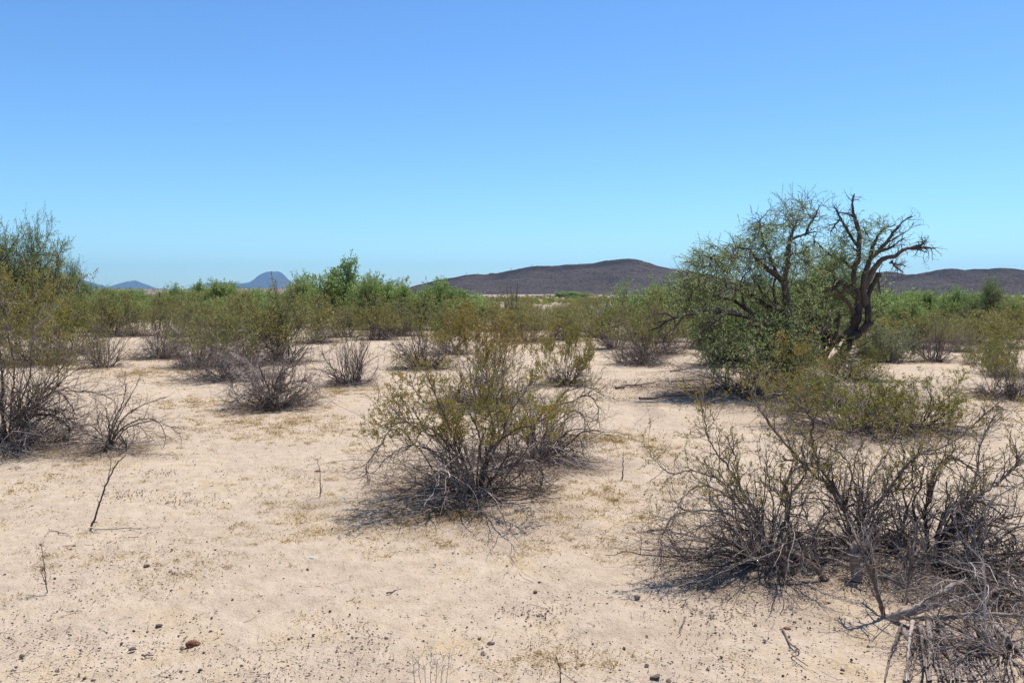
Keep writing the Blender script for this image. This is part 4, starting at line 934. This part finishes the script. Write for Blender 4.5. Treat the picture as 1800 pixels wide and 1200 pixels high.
traced('dead_sapling', (563, 874), [([(563, 875), (563, 850), (562, 825), (558, 812)], 1.0, .4), ([(564, 866), (567, 850)], .6, .4)], 62, 'tiny upright dry twig left of the central bush', 'sapling', tint=.3, tw=(1, 1), ext=.05)
traced('dead_sapling', (1094, 842), [([(1094, 843), (1095, 820), (1095, 800)], 1.1, .6)], 63, 'tiny dark upright twig right of the central bush', 'sapling', tint=.2, tw=(1, 1), ext=.06)
traced('dry_weed', (83, 1042), [([(83, 1044), (80, 1015), (76, 985), (72, 955)], .9, .4), ([(84, 1044), (78, 1020), (70, 1000)], .7, .4)], 64, 'dry weed with a thin tall stalk on the sand at the left edge', 'weed', tint=.35, tw=(4, 3), ext=.06, matn='redstem')
traced('dry_weed', (745, 1206), [([(730 + 9 * i, 1206), (727 + 10 * i, 1180), (725 + 11 * i, 1150 + (i % 3) * 9)], .7, .35) for i in range(7)], 65, 'pale thin stemmed dry weed at the bottom edge, left of centre', 'weed', tint=.6, tw=(2, 2), ext=.07)
traced('dry_weed', (985, 1205), [([(985, 1206), (984, 1175), (976, 1148)], 1.5, .6), ([(984, 1180), (1000, 1190), (1015, 1200)], .9, .5)], 66, 'forked dark twig at the bottom edge, right of centre', 'weed', tint=.25, tw=(1, 2), ext=.05)
def post(px, ytop, Y, r, label, matn, cap=False):
    p = at(px, ytop, Y); z = float(height(p[0], Y)); H = p[2] - z
    g = np.random.default_rng(int(px)); n = 8; P = np.zeros((1, n, 3)); P[0, :, 2] = np.linspace(-.2, H, n); P[0, :, :2] += g.normal(size=(n, 2)) * r * .06
    root = empty('fence_post', (p[0], Y, z)); tb = Tubes(); rr = np.full((1, n), r) * (1 + .05 * g.normal(size=(1, n))); rr[0, -1] *= .75; tb.add(P, rr, [.1], 8)
    P2 = np.zeros((1, 2, 3)); P2[0, :, 2] = (H - .002, H + .004); tb.add(P2, np.array([[r * .75, .001]]), [.1], 8); tb.build('shaft', M[matn], root)
    if cap:
        tb = Tubes(); P3 = np.zeros((1, 3, 3)); P3[0, :, 2] = (H - .14, H, H + .012); tb.add(P3, np.array([[r * 1.15, r * 1.15, .002]]), [.9], 8); tb.build('painted_tip', M['palestone'], root)
    tag(root, label, 'post')
post(280, 514.5, 42, .045, 'dark wooden fence post standing above the bushes at left', 'bark')
post(1039.5, 538, 34, .022, 'thin dark fence post with white tip left of the mesquite', 'bark', True)
post(1584, 508, 38, .016, 'thin dark pole right of the leaning mesquite trunk, before the dark hill', 'bark')

# ocotillo wands and saguaros seen against the hill
def ocotillo(px, py, top, n, spread, seed, label, wr=.016, lf=.035):
    g = np.random.default_rng(seed); p = ground(px, py); H = (py - top) / F * p[1]; root = empty('ocotillo', p)
    az = g.uniform(0, 6.28, n); tl = g.uniform(.03, spread, n); D = np.stack([np.sin(tl) * np.cos(az), np.sin(tl) * np.sin(az), np.cos(tl)], 1)
    A = grow(np.zeros((n, 3)), D, H * g.uniform(.75, 1.05, n), 12, .035, .02, g); rr = taper(np.full(n, wr), 13, .4); tb = Tubes(); tb.add(A, rr, g.uniform(0, .4, n), 5); tb.build('wands', M['bark'], root)
    lv = Leaves(); q, qd, pi_, _, _ = branch(A, rr, 90 if lf < .05 else 26, .1 if lf < .05 else .78, 1, 1.2, g); lv.add(q, qd, lf, lf * .4, np.clip(g.normal(.3, .15, len(q)), 0, 1), g); lv.build('foliage', M['sage'], root)
    tag(root, label, 'ocotillo')
ocotillo(905, 590, 500, 16, .38, 71, 'ocotillo with thin upright wands in front of the dark hill slope')
ocotillo(492, 636, 462, 3, .14, 72, 'thin tall wands with tufted tips crossing the blue mesa', .007, .07)
def saguaro(px, py, H, Y, k):
    p = at(px, py, Y); root = empty('saguaro', (p[0], Y, p[2] - 2.5)); tb = Tubes()
    P = np.zeros((1, 6, 3)); P[0, :, 2] = np.linspace(0, H + 2.5, 6); tb.add(P, np.array([[.2, .22, .24, .22, .2, .05]]), [.2], 8); tb.build('trunk', M['sage'], root)
    if k % 2:
        tb = Tubes(); z = H * .5 + 2.5; tb.add(np.array([[[.25, 0, z], [.8, 0, z + .1], [1.0, 0, z + .5], [1.0, 0, z + 1.6]]]), np.array([[.2, .2, .2, .08]]), [.2], 7); tb.build('arm', M['sage'], root)
    tag(root, 'tiny distant saguaro standing on the crest of the dark hill', 'cactus', 'saguaros on the crest of the dark hill')
for k, (px, py, h) in enumerate(((780, 490.5, 3), (819, 483.5, 5), (840, 482.5, 4), (898, 475.5, 6), (911, 473, 3), (935, 468.5, 4), (1019, 465, 4))): saguaro(px, py, h * .6, 1050, k)

# ------------------------------------------------------------------ stones, litter, dry grass
def stone_mesh(name, m, seed, flat=.6):
    g = np.random.default_rng(seed); import bmesh
    bm = bmesh.new(); bmesh.ops.create_icosphere(bm, subdivisions=2, radius=1)
    V = np.array([v.co[:] for v in bm.verts]); Fq = np.array([[v.index for v in f.verts] for f in bm.faces]); bm.free()
    d = 1 + .28 * np.sin(V @ g.normal(size=(3, 3)) * 1.8 + g.normal(size=3)).mean(1) + .08 * g.normal(size=len(V))
    for _ in range(4):
        nrm = norm(g.normal(size=3)); k = V @ nrm; cut = g.uniform(.5, .8); V = V - np.outer(np.maximum(k - cut, 0), nrm)
    V = V * d[:, None] * np.array([1, g.uniform(.7, 1), flat]); return V, Fq
def stone(px, py, r, m, label, seed, name='stone', flat=.55, group=None):
    p = ground(px, py); V, Fq = stone_mesh(name, m, seed, flat)
    o = mesh_obj(name, V * r, [Fq], M[m], np.full(len(V), .3), None, False); o.location = (p[0], p[1], p[2] + r * flat * .3); o.rotation_euler = (0, 0, seed)
    return tag(o, label, 'stone', group)
stone(335, 1134, .030, 'redstone', 'dark red stone on the sand at lower left, largest stone around', 1)
stone(348, 1131, .016, 'redstone', 'smaller red stone touching the largest one at lower left', 2)
stone(320, 1140, .014, 'stone', 'grey stone half buried just left of the largest red stone', 21)
stone(560, 828, .034, 'redstone', 'flat red brown stone left of the central bush', 3, flat=.3)
stone(605, 825, .018, 'redstone', 'small red stone between the flat red brown one and the central bush', 4, flat=.4)
stone(371, 855, .024, 'stone', 'flat dark stone in the gravelly patch at left', 5, flat=.3)
stone(328, 919, .018, 'stone', 'flat dark stone on bare sand below the gravelly patch', 6, flat=.3)
stone(258, 995, .022, 'stone', 'dark stone on bare sand at left with a small one beside it', 7)
stone(280, 1099, .020, 'stone', 'dark grey stone at lower left above the red one', 8)
stone(371, 1110, .017, 'stone', 'dark stone at lower left, up and right of the red one', 9)
stone(231, 1142, .018, 'stone', 'dark stone at lower left, left of the red one', 10)
stone(38, 1153, .018, 'stone', 'dark stone near the bottom left corner', 11)
stone(548, 978, .05, 'palestone', 'pale flat stone sunk in the sand left of centre', 12, flat=.10)
stone(862, 1132, .022, 'stone', 'dark lumpy stone at the bottom centre', 13)
stone(877, 1089, .015, 'stone', 'small round dark stone above the lumpy one at the bottom centre', 14)
stone(941, 1040, .016, 'stone', 'dark stone on sand right of centre', 15)
stone(1152, 1191, .030, 'stone', 'brown clod of earth at the bottom edge, right of centre', 16, flat=.5)
stone(1384, 1105, .020, 'redstone', 'red brown stone in the twig shadows at lower right', 17)
stone(1114, 930, .016, 'stone', 'dark round stone on open sand right of the central bush', 18)
stone(1120, 1050, .018, 'stone', 'dark stone at the edge of the twig shadows at lower right', 19)
gs = np.random.default_rng(99)
sm = []
for k in range(8):
    V_, F_ = stone_mesh('pebble', 'stone', 200 + k, .55); sm.append((V_, F_))
prot = [mesh_obj('pebble', V_, [F_], M['stone'], np.full(len(V_), t), None, False) for (V_, F_), t in zip(sm, (.0, .1, .15, .2, .3, .4, .6, .8))]
for o in prot: C.objects.unlink(o)
def samp(n, y0=2.6, y1=14, pw=1.0):
    u = gs.random(n); Yd = 1 / (1 / y0 + (1 / y1 - 1 / y0) * u ** pw); X = gs.uniform(-.66, .66, n) * Yd; return X, Yd
X, Yd = samp(260, 3.2, 7.5); rr = gs.uniform(.005, .0115, 260)
for k in range(260):
    o = prot[int(gs.integers(8))].copy(); C.objects.link(o); z = float(height(X[k], Yd[k])); o.location = (X[k], Yd[k], z + rr[k] * .25); o.scale = (rr[k],) * 3
    o.rotation_euler = (gs.normal() * .2, gs.normal() * .2, gs.uniform(0, 6.28)); tag(o, 'small dark pebble scattered on the bare sand', 'pebble', 'pebbles scattered on the sand')
def surf(x, y): return height(x, y) + .0
# gravel: past counting
Vs = []; Fq = []; Ts = []; nn = 0
oc = np.array([[1, 0, 0], [-1, 0, 0], [0, 1, 0], [0, -1, 0], [0, 0, 1], [0, 0, -1.]]); of = np.array([[0, 2, 4], [2, 1, 4], [1, 3, 4], [3, 0, 4], [2, 0, 5], [1, 2, 5], [3, 1, 5], [0, 3, 5]])
N = 6500; X, Yd = samp(N, 2.6, 13); pat = fbm(X, Yd, .8, 3); keep = pat > gs.uniform(-.7, .45, N); X, Yd = X[keep], Yd[keep]
gx = []; 
for (a, b_, c_, d_, n_) in ((60, 860, 90, 18, 260), (220, 868, 80, 16, 260), (320, 880, 70, 18, 300), (700, 1110, 160, 30, 260), (930, 1080, 150, 25, 260), (1180, 1000, 60, 60, 260), (1270, 1080, 90, 40, 300), (280, 830, 60, 8, 150)):
    for _ in range(n_):
        px, py = a + gs.normal() * c_ * .5, b_ + gs.normal() * d_ * .5; p = ground(px, py); gx.append(p)
gx = np.array(gx); X = np.concatenate([X, gx[:, 0]]); Yd = np.concatenate([Yd, gx[:, 1]]); N = len(X)
r_ = gs.gamma(2.0, .0013, N) + .0015; r_ = np.minimum(r_ * (1 + Yd * .03), .010)
V_ = oc[None] * (1 + .35 * gs.normal(size=(N, 6, 1))) * r_[:, None, None] * np.array([1, .8, .55]); a = gs.uniform(0, 6.28, N); ca, sa = np.cos(a)[:, None], np.sin(a)[:, None]
V_ = np.stack([V_[..., 0] * ca - V_[..., 1] * sa, V_[..., 0] * sa + V_[..., 1] * ca, V_[..., 2]], -1) + np.stack([X, Yd, surf(X, Yd) + r_ * .2], 1)[:, None]
tag(mesh_obj('gravel', V_.reshape(-1, 3), [(np.arange(N)[:, None, None] * 6 + of[None]).reshape(-1, 3)], M['stone'], np.repeat(np.clip(gs.normal(.35, .3, N), 0, 1), 6)), 'fine dark gravel strewn over the sand', 'gravel', kind='stuff')
# leaf and twig litter: dense under the bushes, thin elsewhere
lt = Leaves(); tl_ = Tubes()
cx_, cy_, cr_ = [np.array(v) for v in zip(*[b for b in BUSHES if b[1] < 22])]
n_per = np.clip((cr_ ** 2 * 4200 / np.maximum(cy_ / 6, 1) ** 1.2), 200, 8000).astype(int)
ii = np.repeat(np.arange(len(cx_)), n_per); a = gs.uniform(0, 6.28, len(ii)); q = np.sqrt(gs.random(len(ii))) * 1.35 * cr_[ii] * (.6 + .4 * gs.random(len(ii)))
X1 = cx_[ii] + np.cos(a) * q - .05; Y1 = cy_[ii] + np.sin(a) * q * .9
X2, Y2 = samp(48000, 2.6, 18); kp = fbm(X2, Y2, 1.3, 4) > gs.uniform(-.5, .6, len(X2)); X2, Y2 = X2[kp], Y2[kp]
X = np.concatenate([X1, X2]); Yd = np.concatenate([Y1, Y2]); N = len(X); Z = surf(X, Yd) + .004
hd = gs.uniform(0, 6.28, N); D = np.stack([np.cos(hd), np.sin(hd), gs.normal(size=N) * .35], 1); sc = 1 + np.maximum(Yd - 6, 0) * .09
lt.add(np.stack([X, Yd, Z + gs.random(N) * .006], 1), D, gs.uniform(.006, .022, N) * sc, gs.uniform(.003, .009, N) * sc, np.clip(gs.normal(.38, .26, N), 0, 1), gs)
tag(lt.build('leaf_litter', M['litter']), 'dark leaf and bark litter under the bushes and over the sand', 'litter', kind='stuff')
sel = gs.random(N) < np.where(np.arange(N) < len(X1), .14, .05); n_ = int(sel.sum()); D = np.stack([np.cos(hd[sel]), np.sin(hd[sel]), gs.normal(size=n_) * .06], 1)
G = grow(np.stack([X[sel], Yd[sel], Z[sel] + .004], 1), D, gs.uniform(.03, .13, n_) * np.sqrt(sc[sel]), 4, .16, 0, gs); tl_.add(G, np.repeat((gs.uniform(.0006, .0016, n_) * np.sqrt(sc[sel]))[:, None], 5, 1), np.clip(gs.normal(.35, .3, n_), 0, 1), 3)
tag(tl_.build('twig_litter', M['deadwood']), 'thin broken twigs strewn over the sand', 'litter', kind='stuff')
# dry grass tufts
gr = Leaves()
tx = []
X, Yd = samp(6500, 2.8, 30, .8); pt = fbm(X + 50, Yd, .45, 3) + .3 * fbm(X, Yd, 2.5, 2); kp = pt > gs.uniform(-.25, .55, len(X)); X, Yd = X[kp], Yd[kp]
ex = []
for a, b_, c_, d_, n_ in ((560, 945, 200, 30, 60), (330, 1010, 120, 40, 30), (1000, 1160, 180, 30, 40), (1060, 870, 60, 40, 30), (470, 745, 200, 30, 260), (380, 710, 160, 14, 120), (1040, 770, 160, 12, 120), (1150, 790, 120, 20, 80), (240, 655, 120, 12, 120), (600, 690, 120, 12, 100), (180, 790, 160, 40, 120), (820, 905, 160, 14, 60), (160, 975, 80, 30, 20), (1000, 860, 90, 40, 40)):
    for _ in range(n_): ex.append(ground(a + gs.normal() * c_ * .5, b_ + gs.normal() * d_ * .5))
ex = np.array(ex); X = np.concatenate([X, ex[:, 0]]); Yd = np.concatenate([Yd, ex[:, 1]]); nb = 34; N = len(X)
ts = gs.uniform(.012, .05, N) * (1 + Yd * .07); bx = np.repeat(X, nb) + gs.normal(size=N * nb) * np.repeat(ts, nb); by = np.repeat(Yd, nb) + gs.normal(size=N * nb) * np.repeat(ts, nb)
D = np.stack([gs.normal(size=N * nb), gs.normal(size=N * nb), gs.uniform(.1, .9, N * nb)], 1); s2 = np.repeat(1 + Yd * .09, nb)
gr.add(np.stack([bx, by, surf(bx, by) + .001], 1), D, gs.uniform(.008, .024, N * nb) * s2, gs.uniform(.0012, .003, N * nb) * s2 * 1.2, np.repeat(np.clip(gs.normal(.5, .2, N), 0, 1), nb), gs)
tag(gr.build('dry_grass', M['straw']), 'straw coloured dry grass tufts lying flat on the sand', 'grass', kind='stuff')

# ------------------------------------------------------------------ haze
m, n, out = mat('haze_air')
pv = n.nodes.new('ShaderNodeVolumePrincipled'); pv.inputs['Color'].default_value = (.30, .64, 1.0, 1); pv.inputs['Density'].default_value = 8e-5
pv.inputs['Anisotropy'].default_value = .2
n.links.new(pv.outputs[0], out.inputs['Volume'])
hx, z0, z1 = 9700, -8, 330
V = np.array([[x, y, z] for z in (z0, z1) for y in (-hx, hx) for x in (-hx, hx)]); Fq = np.array([[0, 2, 3, 1], [4, 5, 7, 6], [0, 1, 5, 4], [2, 6, 7, 3], [0, 4, 6, 2], [1, 3, 7, 5]])
tag(mesh_obj('haze', V, [Fq], m), 'thin blue haze in the air towards the far mountains', 'haze', kind='stuff')
